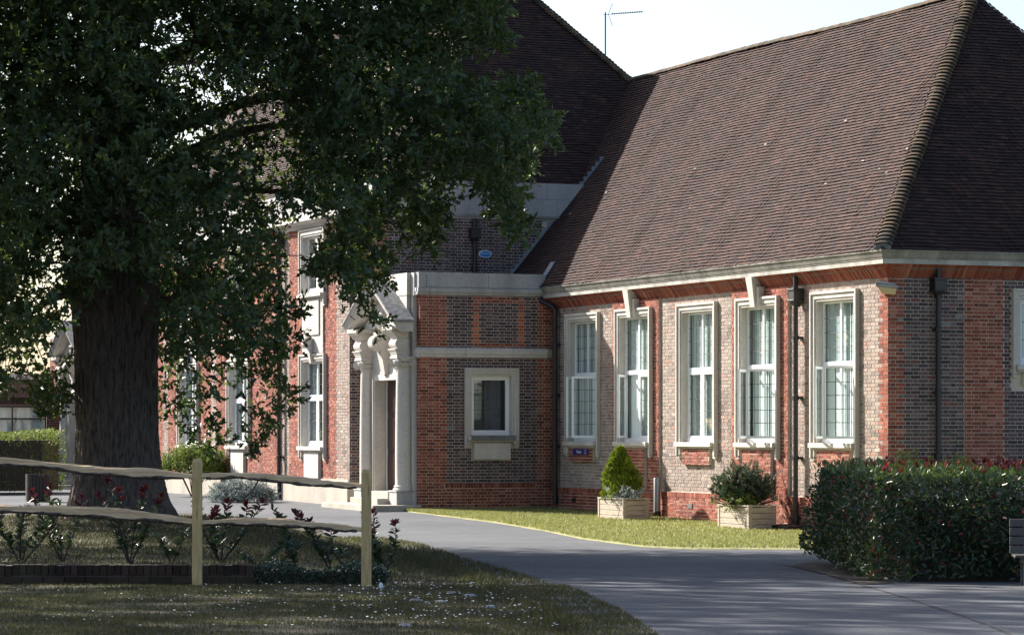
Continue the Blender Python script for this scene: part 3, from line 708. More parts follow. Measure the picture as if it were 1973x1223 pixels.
# slipped / mended tiles showing as pale marks
for u, v in ((6.1, 4.2), (3.6, 2.75), (4.6, 2.2), (2.5, 2.4), (2.0, 2.25), (12.8, 3.5), (17.6, 3.2), (8.5, 1.3), (9.6, 3.9), (1.9, 2.9), (16.9, .6), (3.2, 5.9), (19, 2.6), (8.7, .2), (11.2, 2.1)):
    if u < v*CP: continue
    mb = MB(); s = rnd.uniform(.05, .085); k = rnd.uniform(.015, .03)
    mb.prism([S1.p(u+s*math.cos(a)*rnd.uniform(.6, 1), v+k*math.sin(a)*rnd.uniform(.6, 1), .047) for a in [2*math.pi*i/7 for i in range(7)]], S1.n*.006)
    mb.build('bird_mark', 'gutter_stone', RF)
# ------------------------------------------------------------------ windows
def sash(fr, w, z0, z1, parent, cols, rows, th=.05, fw=.055, name='casement', n=0, u0=0, mat='white_frame'):
    mb = MB()
    fr.box(mb, u0, u0+fw, z0, z1, n, n+th); fr.box(mb, u0+w-fw, u0+w, z0, z1, n, n+th)
    fr.box(mb, u0+fw, u0+w-fw, z0, z0+fw, n+.001, n+th-.001); fr.box(mb, u0+fw, u0+w-fw, z1-fw, z1, n+.001, n+th-.001)
    mb.build(name, mat, parent, bev=.004)
    glaze(fr, u0+fw, u0+w-fw, z0+fw, z1-fw, n+th*.5, parent, cols, rows)
def glaze(fr, u0, u1, z0, z1, n, parent, cols, rows):
    mb = MB(); fr.box(mb, u0-.004, u1+.004, z0-.004, z1+.004, n-.003, n+.003); mb.build('pane', 'glass', parent)
    mb = MB()
    for i in range(1, cols): u = u0+(u1-u0)*i/cols; fr.box(mb, u-.006, u+.006, z0, z1, n+.004, n+.009)
    for i in range(1, rows): z = z0+(z1-z0)*i/rows; fr.box(mb, u0, u1, z-.006, z+.006, n+.0045, n+.0085)
    if mb.v: mb.build('lead_came', 'lead_came', parent)
def surround(fr, uc, hw, zs, zt, n0, ears=.31, depth=.15, mat='limestone', mw=.2):
    mb = MB(); k = mw/.2
    for s in (-1, 1):
        for a, b_, p, lo in ((hw-.055*k, hw, .10, zs-ears), (hw-.15*k, hw-.055*k, .066, zs-ears+.02), (hw-mw, hw-.15*k, .040, zs)):
            e0, e1 = sorted((uc+s*a, uc+s*b_)); fr.box(mb, e0, e1, lo, zt-(hw-b_), n0-(depth if b_ < hw-.1*k else .03), n0+p)
        e0, e1 = sorted((uc+s*(hw-.14*k), uc+s*hw)); fr.box(mb, e0+.002, e1-.002, zs-ears-.05, zs-ears-.001, n0-.02, n0+.07)
    for a, b_, p in ((0, .055*k, .10), (.055*k, .15*k, .066), (.15*k, mw, .040)):
        fr.box(mb, uc-hw+b_, uc+hw-b_, zt-b_, zt-a-.001, n0-(depth if b_ > .1*k else .03), n0+p-.001)
    return mb
def window(fr, uc, zs, zt, hw, n0=0, key=False, near=0, far=0, tr_=None, low=True, cover=1.0, apron=None, ears=.31, interior=True, split=True, cols=3, rup=4, rlo=5, mw=.2):
    W = surround(fr, uc, hw, zs, zt, n0, ears, mw=mw).build('window', 'limestone', B, bev=.006)
    oh = hw-mw; ztop = zt-mw; f0, f1 = n0-.16, n0-.10
    mb = MB(); fr.box(mb, uc-hw+.06, uc+hw-.06, zs-.10, zs, n0-.17, n0+.17); fr.box(mb, uc-hw+.10, uc+hw-.10, zs-.14, zs-.101, n0-.02, n0+.11)
    mb.build('sill', 'limestone' if interior != 'dark' else 'dark_stone', W, bev=.008)
    fw = .055; zb = zs+.09
    mb = MB()
    fr.box(mb, uc-oh, uc-oh+fw, zb, ztop, f0, f1); fr.box(mb, uc+oh-fw, uc+oh, zb, ztop, f0, f1)
    fr.box(mb, uc-oh+fw, uc+oh-fw, ztop-fw, ztop, f0+.001, f1-.001); fr.box(mb, uc-oh, uc+oh, zs+.001, zb-.001, f0, f1+.02)
    if tr_: fr.box(mb, uc-oh+fw, uc+oh-fw, tr_-.05, tr_+.05, f0+.001, f1-.001)
    if split: fr.box(mb, uc-.035, uc+.035, zb, ztop-fw, f0+.002, f1-.002)
    mb.build('window_frame', 'white_frame', W, bev=.004)
    a, b_ = oh-fw, .035
    for s in ((-1, 1) if split else (0,)):
        if s: e0, e1 = sorted((uc+s*a, uc+s*b_))
        else: e0, e1 = uc-a, uc+a
        if tr_: glaze(fr, e0, e1, tr_+.05, ztop-fw, f0+.03, W, cols, rup)
        z1 = (tr_-.05) if tr_ else ztop-fw
        ang = near if s < 0 else far
        w = e1-e0
        if s == 0 or not ang: sash(fr, w, zb, z1, W, cols, rlo, n=f0+.014, u0=e0)
        else:
            hu = e0 if s < 0 else e1
            d = (fr.u*(1 if s < 0 else -1))*math.cos(R(ang)) + fr.n*math.sin(R(ang))
            nn = fr.n*math.cos(R(ang)) - (fr.u*(1 if s < 0 else -1))*math.sin(R(ang))
            hp = fr.p(hu, 0, f1+.005)
            sash(Fr(hp, d, nn), w, zb, z1, W, cols, rlo, n=-.025)
    if key:
        mb = MB()
        mb.hexa([fr.p(uc-.10, ztop-.02, n0), fr.p(uc+.10, ztop-.02, n0), fr.p(uc+.10, ztop-.02, n0+.16), fr.p(uc-.10, ztop-.02, n0+.16), fr.p(uc-.15, 5.37, n0), fr.p(uc+.15, 5.37, n0), fr.p(uc+.15, 5.37, n0+.26), fr.p(uc-.15, 5.37, n0+.26)])
        for s in (-1, 1):
            e = sorted((s*.105, s*.19)); g_ = sorted((s*.155, s*.26))
            mb.hexa([fr.p(uc+e[0], ztop-.015, n0), fr.p(uc+e[1], ztop-.015, n0), fr.p(uc+e[1], ztop-.015, n0+.125), fr.p(uc+e[0], ztop-.015, n0+.125), fr.p(uc+g_[0], 5.16, n0), fr.p(uc+g_[1], 5.16, n0), fr.p(uc+g_[1], 5.16, n0+.15), fr.p(uc+g_[0], 5.16, n0+.15)])
        mb.build('keystone', 'limestone', W, bev=.005)
    if interior:
        mb = MB(); u = uc-oh
        while u < uc+oh-.06:
            if rnd.random() < cover:
                a_ = R(rnd.uniform(-14, 4)); f2 = Fr(fr.p(u+.045, 0, n0-.20), fr.u*math.cos(a_)+fr.n*math.sin(a_), fr.n)
                f2.box(mb, -.045, .045, zs+.05, ztop, -.001, .001)
            u += .088
        if mb.v: mb.build('blind', 'blind' if interior != 'dark' else 'curtain_blue', W)
    return W
cfg = [dict(near=48, far=40, cover=1), dict(near=0, far=38, key=True, n0=.056, cover=.96), dict(cover=1), dict(near=50, far=42, key=True, n0=.056, cover=.96), dict(near=52, far=42, cover=1)]
for c, k_ in zip(WIN, reversed(cfg)): window(FL, c, ZS, ZT, 1.0, tr_=3.46, **k_)
# brick aprons under the sills
ap = {}
for c in (WIN[0], WIN[2], WIN[4]):
    m2 = MB(); FL.box(m2, c-.70, c+.70, 1.345, 1.70, -.01, .075); m2.build('apron_mortar', 'mortar', B); bricks(FL, c-.70, c+.70, 1.34, 1.70, [], lambda u, z, cc: 'red_brick', ap, .079)
for c in (WIN[1], WIN[3]):
    m2 = MB(); FL.box(m2, c-.68, c+.68, .74, 1.70, .03, .125); m2.build('apron_mortar', 'mortar', B); bricks(FL, c-.68, c+.68, .74, 1.70, [], lambda u, z, cc: 'red_brick', ap, .129)
ap['red_brick'].build('apron_bricks', 'red_brick', B, kind='stuff', fixn=False)
Wr = window(FR, 3.77, 3.41, 4.95, .97, tr_=None, ears=.2, cover=.9, rlo=3)
mb = MB(); FR.box(mb, 3.05, 4.49, 3.0, 3.25, -.01, .06); mb.build('apron_stone', 'limestone', Wr)
# room behind the wing windows
mb = MB(); mb.quad((.55, .4, .7), (.55, 17, .7), (6, 17, .7), (6, .4, .7)); mb.quad((5, .3, .6), (5, 17, .6), (5, 17, 5.2), (5, .3, 5.2)); mb.quad((.02, .3, 5.05), (.02, 17, 5.05), (6, 17, 5.05), (6, .3, 5.05))
for t_ in (.25, 7.1, 17.0): mb.quad((.25, t_, .6), (6, t_, .6), (6, t_, 5.2), (.25, t_, 5.2))
mb.build('room_interior', 'room', B)
mb = MB(); mb.box((3.0, 2.4, .7), (3.05, 4.6, 2.6)); mb.box((3.6, 8.4, .7), (3.65, 10.2, 2.4)); mb.build('room_screen', 'curtain_blue', B)
# entrance block window (shaded, dark sill)
W = window(FP, 1.865, 1.97, 3.64, .715, cover=0, ears=.22, interior=None, split=False, cols=3, rlo=5, mw=.185)
mb = MB(); FP.box(mb, 1.38, 2.35, 1.40, 1.80, -.01, .10); mb.build('apron_stone', 'limestone', W, bev=.006)
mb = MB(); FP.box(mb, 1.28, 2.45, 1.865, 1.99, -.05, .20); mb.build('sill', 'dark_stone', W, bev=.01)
mb = MB(); pts = []
for i in range(25):
    u = 1.86+i*.018; pts.append((u, -.42+.03*math.sin(i*1.3)))
for (a, b_), (c, d) in zip(pts, pts[1:]): mb.quad(FP.p(a, 2.0, b_), FP.p(c, 2.0, d), FP.p(c, 3.4, d), FP.p(a, 3.4, b_))
mb.build('curtain', 'curtain_blue', W)
mb = MB(); FP.box(mb, .05, 3.45, .3, 5.3, -2.6, -2.55); mb.build('room_interior', 'room', B)
# main front windows with stone panels between the storeys
for i, c in enumerate(MW):
    window(FM, c, 1.69, 4.13, 1.05, tr_=3.0, cover=.8, rup=3, rlo=4, cols=3)
    window(FM, c, 5.72, 7.43, 1.05, tr_=6.72, cover=.6, rup=2, rlo=3, cols=3)
    mb = MB(); FM.box(mb, c-.86, c+.86, 4.15, 5.62, -.01, .05); FM.box(mb, c-.62, c+.62, 4.62, 5.55, .05, .085); mb2 = MB(); FM.box(mb2, c-.60, c+.60, .86, 1.56, -.01, .09); mb2.build('apron_stone', 'limestone', B, bev=.006)
    mb.tube([FM.p(c-.09, 4.42, .17), FM.p(c+.09, 4.42, .17)], .16, 16); mb.tube([FM.p(c-.11, 4.42, .17), FM.p(c+.11, 4.42, .17)], .07, 12)
    mb.hexa([FM.p(c-.08, 3.88, .05), FM.p(c+.08, 3.88, .05), FM.p(c+.08, 3.88, .11), FM.p(c-.08, 3.88, .11), FM.p(c-.09, 4.45, .04), FM.p(c+.09, 4.45, .04), FM.p(c+.09, 4.45, .2), FM.p(c-.09, 4.45, .2)])
    mb.build('window_panel', 'limestone', B, bev=.006)
mb = MB(); mb.quad((-3.2, 21, .3), (-3.2, 48, .3), (-3.2, 48, 8.2), (-3.2, 21, 8.2)); mb.build('room_interior', 'room', B)
# ------------------------------------------------------------------ stone parapets, string courses
def blocks(fr, u0, u1, z0, z1, n0, n1, L, name='parapet_block', mat='grey_stone', off=0, prof=None):
    u = u0
    first = True
    while u < u1-.02:
        e = min(u+(L*(off if (first and off) else 1)), u1); first = False
        mb = MB(); j = rnd.uniform(-.004, .004)
        if prof: fr.prof(mb, prof, u+.003, e-.003)
        else: fr.box(mb, u+.003, e-.003, z0, z1, n0, n1+j)
        mb.build(name, mat, B, bev=.008); u = e
LOWP = [(-.25, 5.42), (.03, 5.42), (.05, 5.46), (.10, 5.50), (.10, 5.595), (-.25, 5.595)]
blocks(FP, -.09, 3.30, 0, 0, 0, 0, 1.67, prof=LOWP, off=.19)
blocks(FP, -.06, 3.30, 5.60, 5.97, -.25, .06, 1.62, off=.13)
blocks(FO, 0.01, .62, 0, 0, 0, 0, 2, prof=LOWP); blocks(FO, .01, .62, 5.60, 5.969, -.25, .059, 2)
STR = [(-.02, 3.90), (.055, 3.90), (.06, 3.96), (.085, 3.99), (.09, 4.08), (.05, 4.135), (-.02, 4.14)]
blocks(FP, -.08, 3.36, 0, 0, 0, 0, 1.25, prof=STR, name='string_course_block', mat='limestone'); blocks(FO, .01, .6, 0, 0, 0, 0, 2, prof=STR, name='string_course_block', mat='limestone')
mb = MB(); mb.box((WP-.02, TP+.05, 5.44), (-.05, 19.9, 5.5)); mb.build('flat_roof', 'lead', B)
# main parapet, two courses over a moulded cornice
COR = [(-.02, 7.50), (.03, 7.50), (.05, 7.54), (.10, 7.57), (.12, 7.615), (-.02, 7.62)]
for fr, a, b_, o in ((FE, -.0, 11.2, .5), (FE2, .001, 1.2, 1), (FM, -.05, ML, .7)):
    blocks(fr, a-(.06 if fr is FE else 0), b_, 7.62, 8.04, -.3, .06, 1.45, off=o); blocks(fr, a-(.06 if fr is FE else 0), b_, 8.045, 8.46, -.3, .055, 1.45, off=o*.6)
    mb = MB(); fr.prof(mb, COR, a-(.1 if fr is FE else 0), b_); mb.build('cornice', 'grey_stone', B)
mb = MB(); FM.prof(mb, [(0, 7.45), (.06, 7.46), (.10, 7.52), (.22, 7.56), (.28, 7.62), (.28, 7.70), (.06, 7.72), (0, 7.72)], -.28, ML); mb.build('cornice', 'limestone', B)
# ------------------------------------------------------------------ porticoes
def portico(tc):
    P = Fr((-3.70, tc, 0), (0, 1, 0), (-1, 0, 0)); G0 = .15
    mb = MB()
    for s in (-1, 1):
        e = sorted((s*.85, s*1.45)); P.box(mb, e[0], e[1], G0, 4.10, -.62, 0)
        e = sorted((s*1.451, s*1.60)); P.box(mb, e[0], e[1], G0, 5.6, -.62, -.10)
        e = sorted((s*.85, s*.99)); P.box(mb, e[0], e[1], .62, 3.50, 0, .035); e = sorted((s*.90, s*.94)); P.box(mb, e[0], e[1], .62, 3.45, .0351, .06)
    P.box(mb, -.85, .85, 3.36, 4.099, -.62, -.001); P.box(mb, -.85, .85, 3.361, 3.50, -.001, .034)
    P.box(mb, -1.42, 1.42, 4.101, 5.42, -.40, -.002)
    P.box(mb, -1.47, 1.47, 5.421, 5.97, -.35, .012)
    for s in (-1, 1): e = sorted((s*1.472, s*1.70)); P.box(mb, e[0], e[1], 5.40, 5.965, -.35, -.09)
    po = mb.build('portico', 'limestone', B, bev=.006)
    for s in (-1, 1):
        c = P.p(s*1.32, 0, .05); mb = MB()
        prof = [(.25, .63), (.262, .655), (.25, .685), (.225, .70), (.222, .715), (.235, .735), (.225, .755), (.205, .765), (.20, .80), (.200, 1.3), (.197, 1.9), (.190, 2.6), (.180, 3.2), (.172, 3.62), (.19, 3.64), (.19, 3.66), (.175, 3.67)]
        mb.lathe(c, prof, 28); mb.build('column', 'limestone', po, smooth=True)
        mb = MB(); mb.box((c.x-.27, c.y-.27, G0), (c.x+.27, c.y+.27, .60)); mb.box((c.x-.29, c.y-.29, .602), (c.x+.29, c.y+.29, .64)); mb.build('column_plinth', 'grey_stone', po, bev=.01)
        mb = MB(); mb.lathe(c, [(.175, 3.671), (.21, 3.72), (.235, 3.77), (.2, 3.80)], 24); mb.box((c.x-.23, c.y-.23, 3.80), (c.x+.23, c.y+.23, 3.87)); mb.box((c.x-.26, c.y-.26, 3.871), (c.x+.26, c.y+.26, 3.92))
        for a in (-1, 1):
            for b_ in (-1, 1):
                d = Vector((a, b_, 0)).normalized(); q = Vector((c.x+a*.20, c.y+b_*.20, 3.755)); sd = Vector((-d.y, d.x, 0))
                for r_, th in ((.105, .05), (.075, .065), (.035, .08)): mb.tube([q-sd*th, q+sd*th], r_, 16)
        for a in range(12):
            an = 2*math.pi*a/12; mb.tube([(c.x+.21*math.cos(an), c.y+.21*math.sin(an), 3.70), (c.x+.245*math.cos(an), c.y+.245*math.sin(an), 3.77)], [.025, .03], 6)
        mb.build('capital', 'limestone', po, smooth=True)
        mb = MB(); u = s*1.32; n1 = .09
        st = [(.22, .30, 3.921, 3.98), (.235, .315, 3.981, 4.03), (.25, .335, 4.031, 4.075), (.27, .36, 4.076, 4.11)]
        for h, n_, a, b_ in st: P.box(mb, u-h, u+h, a, b_, -.01, n_)
        fz = [(0, 4.111)] + [(.29+.06*math.sin(math.pi*k/6), 4.111+.24*k/6) for k in range(7)] + [(0, 4.351)]
        P.prof(mb, fz, u-.24, u+.24)
        bd = [(0, 4.352), (.30, 4.352), (.31, 4.39), (.36, 4.43), (.38, 4.47), (.45, 4.52), (.46, 4.56), (0, 4.56)]
        rings = []
        for e in (-1, 1): rings.append([P.p(u+e*(.20+max(0, n_-.25)*.55), z, n_) for n_, z in bd])
        mb.rings(rings); P.box(mb, u-.36, u+.36, 4.561, 4.66, 0, .48)
        mb.build('entablature', 'limestone', po, bev=.004)
    # raking cornices of the pediment
    H, Wd = 1.06, 1.86
    for s in (-1, 1):
        def sec(u, z): return [P.p(u, z, -.01), P.p(u, z, .34), P.p(u, z+.05, .37), P.p(u, z+.07, .44), P.p(u, z+.16, .47), P.p(u, z+.19, .5), P.p(u, z+.25, .52), P.p(u, z+.25, -.01)]
        mb = MB(); mb.rings([sec(s*Wd, 4.52), sec(0, 4.52+H)]); mb.build('raking_cornice', 'limestone', po)
        mb = MB(); a, b_ = 4.775, 4.775+H
        mb.hexa([P.p(s*(Wd+.05), a-.03, -.02), P.p(s*(Wd+.05), a-.03, .54), P.p(0, b_+.002, .54), P.p(0, b_+.002, -.02), P.p(s*(Wd+.05), a+.03, -.02), P.p(s*(Wd+.05), a+.03, .54), P.p(0, b_+.06, .54), P.p(0, b_+.06, -.02)])
        mb.build('pediment_roof', 'lichen_stone', po)
    mb = MB(); mb.prism([P.p(-1.55, 4.66, .0), P.p(1.55, 4.66, .0), P.p(0, 5.52, .0)], P.n*.10)
    mb.lathe(P.p(0, 0, .1), [(.02, 4.55), (.10, 4.62), (.16, 4.75), (.13, 4.9), (.17, 5.0), (.05, 5.1)], 12); mb.build('tympanum', 'limestone', po)
    mb = MB()
    mb.hexa([P.p(-.13, 3.5, .0), P.p(.13, 3.5, .0), P.p(.13, 3.5, .10), P.p(-.13, 3.5, .10), P.p(-.19, 4.55, .0), P.p(.19, 4.55, .0), P.p(.19, 4.55, .30), P.p(-.19, 4.55, .30)])
    for r_, th in ((.20, .15), (.14, .175), (.07, .20)): mb.tube([P.p(-th, 4.28, .26), P.p(th, 4.28, .26)], r_, 20)
    mb.build('keystone_scroll', 'limestone', po, smooth=True)
    mb = MB(); P.box(mb, -.84, .0, .60, 3.36, -.33, -.28); P.box(mb, .002, .84, .60, 3.36, -.33, -.28)
    for s in (-1, 1):
        for z0, z1 in ((.8, 1.5), (1.65, 2.4), (2.55, 3.2)): P.box(mb, s*.42-.28, s*.42+.28, z0, z1, -.28, -.265)
    d = mb.build('door', 'door_paint', po, bev=.005)
    mb = MB(); P.box(mb, .03, .11, 1.3, 1.75, -.279, -.262); P.box(mb, .03, .11, 2.5, 2.7, -.279, -.262); P.box(mb, .03, .11, .8, .95, -.279, -.262); mb.build('door_plate', 'brass', po)
    mb = MB(); P.box(mb, -.84, .84, .1, .60, -.6, .28); P.box(mb, -1.02, 1.02, .05, .44, .281, .62); P.box(mb, -1.9, 2.0, 0, .29, -.2, 1.05); mb.build('step', 'plinth_stone', po, bev=.012)
portico(18.93)
portico(50.4)
# ------------------------------------------------------------------ rainwater pipes
def pipe(fr, u, ztop, zbot, n=.12, hop=True, neck=None, r=.052, hopz=None):
    hz = hopz if hopz else ztop-.35
    pts = neck if neck else [fr.p(u, ztop, n), fr.p(u, zbot, n)]
    mb = MB()
    if neck: mb.tube(neck, r*.95, 12)
    else: mb.tube([fr.p(u, ztop, n), fr.p(u, hz, n)], r, 12)
    mb.tube([fr.p(u, hz, n), fr.p(u, zbot, n)], r, 12); pi_ = mb.build('downpipe', 'black_iron', B, smooth=True)
    z = hz-.9
    while z > zbot+.15:
        mb = MB(); mb.lathe(fr.p(u, 0, n), [(r+.002, z-.05), (r+.016, z-.045), (r+.016, z+.04), (r+.002, z+.05)], 12); fr.box(mb, u-.075, u+.075, z-.025, z+.025, .0, n-.03); mb.build('pipe_collar', 'black_iron', pi_); z -= 1.25
    if hop:
        mb = MB(); h = [(.13, .13, .03), (.145, .145, .05), (.12, .12, .05)]
        fr.box(mb, u-.13, u+.13, hz-.14, hz+.12, n-.12, n+.11); fr.box(mb, u-.15, u+.15, hz+.08, hz+.122, n-.12, n+.13); fr.box(mb, u-.15, u+.15, hz-.145, hz-.11, n-.12, n+.13)
        mb.prism([fr.p(u-.10, hz-.145, n+.09), fr.p(u+.10, hz-.145, n+.09), fr.p(u+.03, hz-.26, n+.03), fr.p(u-.03, hz-.26, n+.03)], fr.n*-.14)
        mb.build('hopper', 'black_iron', pi_, bev=.006)
    return pi_
pipe(FL, 3.70, 5.37, .10, hopz=4.93, n=.14)
pipe(FR, 1.06, 5.37, .05, hopz=5.0, n=.12)
pipe(FL, 16.63, 5.37, .28, hop=False, hopz=5.12, neck=[FL.p(17.05, 5.40, .34), FL.p(17.0, 5.30, .33), FL.p(16.72, 5.16, .14), FL.p(16.63, 5.05, .12)], n=.12, r=.06)
pipe(FE, 2.70, 7.5, 5.5, hopz=7.15)
pipe(FM, 5.50, 7.5, .15, hopz=7.3, n=.12)
mb = MB(); FR.box(mb, 2.3, 2.34, 5.0, 5.05, 0, .03); mb.build('pipe_bracket', 'black_iron', B)
mb = MB(); FL.box(mb, 16.3, 16.9, .0, .22, .05, .36); mb.build('gully_kerb', 'old_brick', B, bev=.01)
mb = MB(); FL.box(mb, 3.1, 4.3, -.1, .14, .05, .62); mb.build('gully_kerb', 'old_brick', B, bev=.02)
for u in (15.6, 9.0): mb = MB(); FL.box(mb, u-.11, u+.11, .36, .46, .05, .068); mb.build('air_brick', 'black_iron' if u > 12 else 'dark_stone', B)
# ------------------------------------------------------------------ fittings on the walls
L_ = empty('floodlight', bl(.18, -.02, 4.93), TH-R(28), 'small grey floodlight with amber glass under the eaves at the corner', 'floodlight')
mb = MB(); mb.box((-.03, .0, -.03), (.03, .12, .03)); mb.box((-.07, .10, -.07), (.07, .14, .07)); mb.build('bracket', 'galvanised', L_)
mb = MB(); mb.prism([(-.42, -.10, .07), (.02, -.10, .03), (.02, -.10, -.03), (-.42, -.10, .02)], (0, .2, 0)); mb.prism([(-.44, -.11, .08), (-.30, -.11, .12), (-.05, -.11, .07), (.0, -.11, .03)], (0, .22, 0)); mb.build('housing', 'galvanised', L_, bev=.01)
mb = MB(); mb.prism([(-.40, -.09, .02), (.0, -.09, -.03), (-.03, -.08, -.16), (-.30, -.08, -.13)], (0, .18, 0)); mb.build('lamp_glass', 'lamp_glass', L_, bev=.02)
S_ = empty('name_sign', bl(0, WIN[4]-.02, 0), TH, 'small dark blue name sign in white letters below a wing window', 'sign')
mb = MB(); FL.box(mb, -.46, .46, 1.52, 1.66, .09, .105); mb.build('sign_board', 'sign_blue', S_, bev=.004)
def text(name, s, size, mat, parent, m4):
    cu = bpy.data.curves.new(name, 'FONT'); cu.body = s; cu.size = size; cu.align_x = 'CENTER'; cu.align_y = 'CENTER'; cu.extrude = .001
    to = bpy.data.objects.new(name, cu); COL.objects.link(to); me = bpy.data.meshes.new_from_object(to.evaluated_get(bpy.context.evaluated_depsgraph_get())); bpy.data.objects.remove(to)
    me.materials.clear(); me.materials.append(M[mat]); return inst(name, me, parent, m4)
def face(fr, u, z, n):      # text plane: reads from the outside
    p = fr.p(u, z, n); x = Vector((0, 0, 1)).cross(fr.n); 
    return Matrix(((x.x, 0, fr.n.x, p.x), (x.y, 0, fr.n.y, p.y), (0, 1, fr.n.z, p.z), (0, 0, 0, 1)))
text('lettering', 'Palmer', .105, 'sign_white', S_, face(FL, .09, 1.59, .107))
mb = MB(); FL.box(mb, -.32, -.28, 1.58, 1.645, .105, .108); FL.box(mb, -.35, -.25, 1.545, 1.57, .105, .108); mb.build('crest', 'sign_gold', S_)
A_ = empty('alarm_box', bl(WE, TE, 0), TH, 'oval blue and white alarm box on the shaded upper end wall', 'alarm box')
def oval(fr, u, z, a, b_, n0, n1, mb): mb.prism([fr.p(u+a*math.cos(2*math.pi*k/32), z+b_*math.sin(2*math.pi*k/32), n0) for k in range(32)], fr.n*(n1-n0))
f0 = Fr((0, 0, 0), (1, 0, 0), (0, -1, 0))
mb = MB(); oval(f0, 3.0, 6.61, .175, .10, 0, .09, mb); mb.build('housing', 'sign_white', A_, bev=.01)
mb = MB(); oval(f0, 3.0, 6.61, .15, .08, .09, .094, mb); mb.build('face', 'plaque_blue', A_)
text('lettering', 'Link Guard', .055, 'sign_white', A_, face(f0, 3.0, 6.625, .0955))
# ------------------------------------------------------------------ television aerial
hp = Vector((WR, TB, ZM)) + (Vector((wm, TB+HWm, zr_))-Vector((WR, TB, ZM)))*.585
T_ = empty('tv_aerial', bl(hp.x, hp.y+.12, hp.z), 0, 'television aerial on a thin mast beside the main roof hip', 'aerial')
mb = MB(); mb.tube([(0, 0, -.4), (0, 0, 1.36)], .02, 8); mb.build('mast', 'black_iron', T_)
mb = MB(); mb.tube([(-.06, 0, 1.29), (1.02, 0, 1.37)], .008, 6); mb.build('boom', 'aluminium', T_)
mb = MB()
for i in range(14):
    x = .18+i*.061; z = 1.30+x*.074; d = .10-.003*i
    mb.tube([(x-.02, -d, z+.02), (x+.02, d, z-.02)], .004, 5); mb.tube([(x, -.025, z+.01), (x+.03, .025, z+.01)], .012, 5)
mb.build('directors', 'black_iron', T_)
mb = MB()
for s in (-1, 1):
    a = Vector((.08, 0, 1.30)); b_ = Vector((.19, 0, 1.30+s*.30)); mb.tube([a, b_], .008, 5)
    for k in (.3, .55, .8, 1.0): q = a+(b_-a)*k; mb.tube([q+Vector((-.13, -.2, .02)), q+Vector((.13, .2, -.02))], .0025, 4)
mb.build('reflector', 'aluminium', T_)
# ------------------------------------------------------------------ low building at the far end
LB = empty('low_building', bl(-3.5, 55.0), TH, 'low dark brick building with a wide ribbon window beyond the far portico', 'building')
FB = Fr((0, 0, 0), (-1, 0, 0), (0, -1, 0))
mb = MB(); wallsheet(FB, 0, 12, -.2, 3.95, [(.12, 5.0, 1.9, 3.0)], mb); mb.quad((-12, 0, -.2), (-12, 9, -.2), (-12, 9, 3.95), (-12, 0, 3.95)); mb.quad((-12, 0, 3.95), (0, 0, 3.95), (0, 9, 3.95), (-12, 9, 3.95)); mb.build('wall', 'far_brick', LB)
mb = MB()
u = 0
while u < 12: FB.box(mb, u+.003, u+.06, 3.08, 3.30, -.01, .008); u += .07
mb.build('soldier_course', 'old_brick', LB, kind='stuff')
for i in range(4):
    mb = MB(); a = .12+i*1.2; FB.box(mb, a, a+.05, 1.9, 3.0, -.1, -.02); FB.box(mb, a+.05, a+1.2, 1.9, 1.95, -.1, -.02); FB.box(mb, a+.05, a+1.2, 2.95, 3.0, -.1, -.02); FB.box(mb, a+.05, a+1.2, 2.52, 2.58, -.1, -.02); w_ = mb.build('window', 'black_iron', LB)
    mb = MB(); FB.box(mb, a+.05, a+1.2, 1.95, 2.95, -.07, -.06); mb.build('pane', 'glass', w_)
    mb = MB(); FB.box(mb, a+.03, a+1.18, 1.92, 2.98, -.22, -.2); mb.build('blind', 'blind', w_)
mb = MB(); FB.box(mb, -.0, 12, 3.951, 4.15, -.3, .12); mb.build('fascia', 'fascia_white', LB)
# ------------------------------------------------------------------ the oak
def inpoly(x, y, P):
    P = np.array(P, float); ins = np.zeros(len(x), bool); j = len(P)-1
    for i in range(len(P)):
        c = ((P[i, 1] > y) != (P[j, 1] > y)) & (x < (P[j, 0]-P[i, 0])*(y-P[i, 1])/(P[j, 1]-P[i, 1]+1e-12)+P[i, 0]); ins ^= c; j = i
    return ins
OUT = [(-330, -260), (1000, -260), (985, -10), (968, 55), (925, 78), (885, 105), (895, 152), (958, 160), (1010, 165), (1045, 205), (1072, 252), (1045, 280), (1030, 310), (1020, 345), (990, 345), (1000, 440), (975, 415), (945, 365), (915, 350), (880, 345), (858, 390), (835, 450), (812, 478), (800, 440), (775, 405), (745, 400), (728, 440), (722, 490), (735, 545), (700, 575), (715, 600), (735, 620), (712, 645), (690, 622), (690, 575), (650, 545), (625, 535), (600, 520), (618, 485), (640, 455), (625, 420), (592, 395), (560, 430), (542, 460), (540, 520), (555, 575), (545, 640), (540, 700), (560, 765), (525, 770), (500, 745), (475, 750), (512, 800), (500, 855), (478, 830), (450, 785), (430, 765), (405, 790), (430, 850), (385, 870), (372, 810), (345, 830), (312, 800), (305, 700), (295, 620), (230, 590), (150, 585), (130, 625), (108, 650), (85, 690), (122, 735), (112, 790), (75, 785), (62, 745), (30, 725), (5, 760), (-100, 770), (-330, 700)]
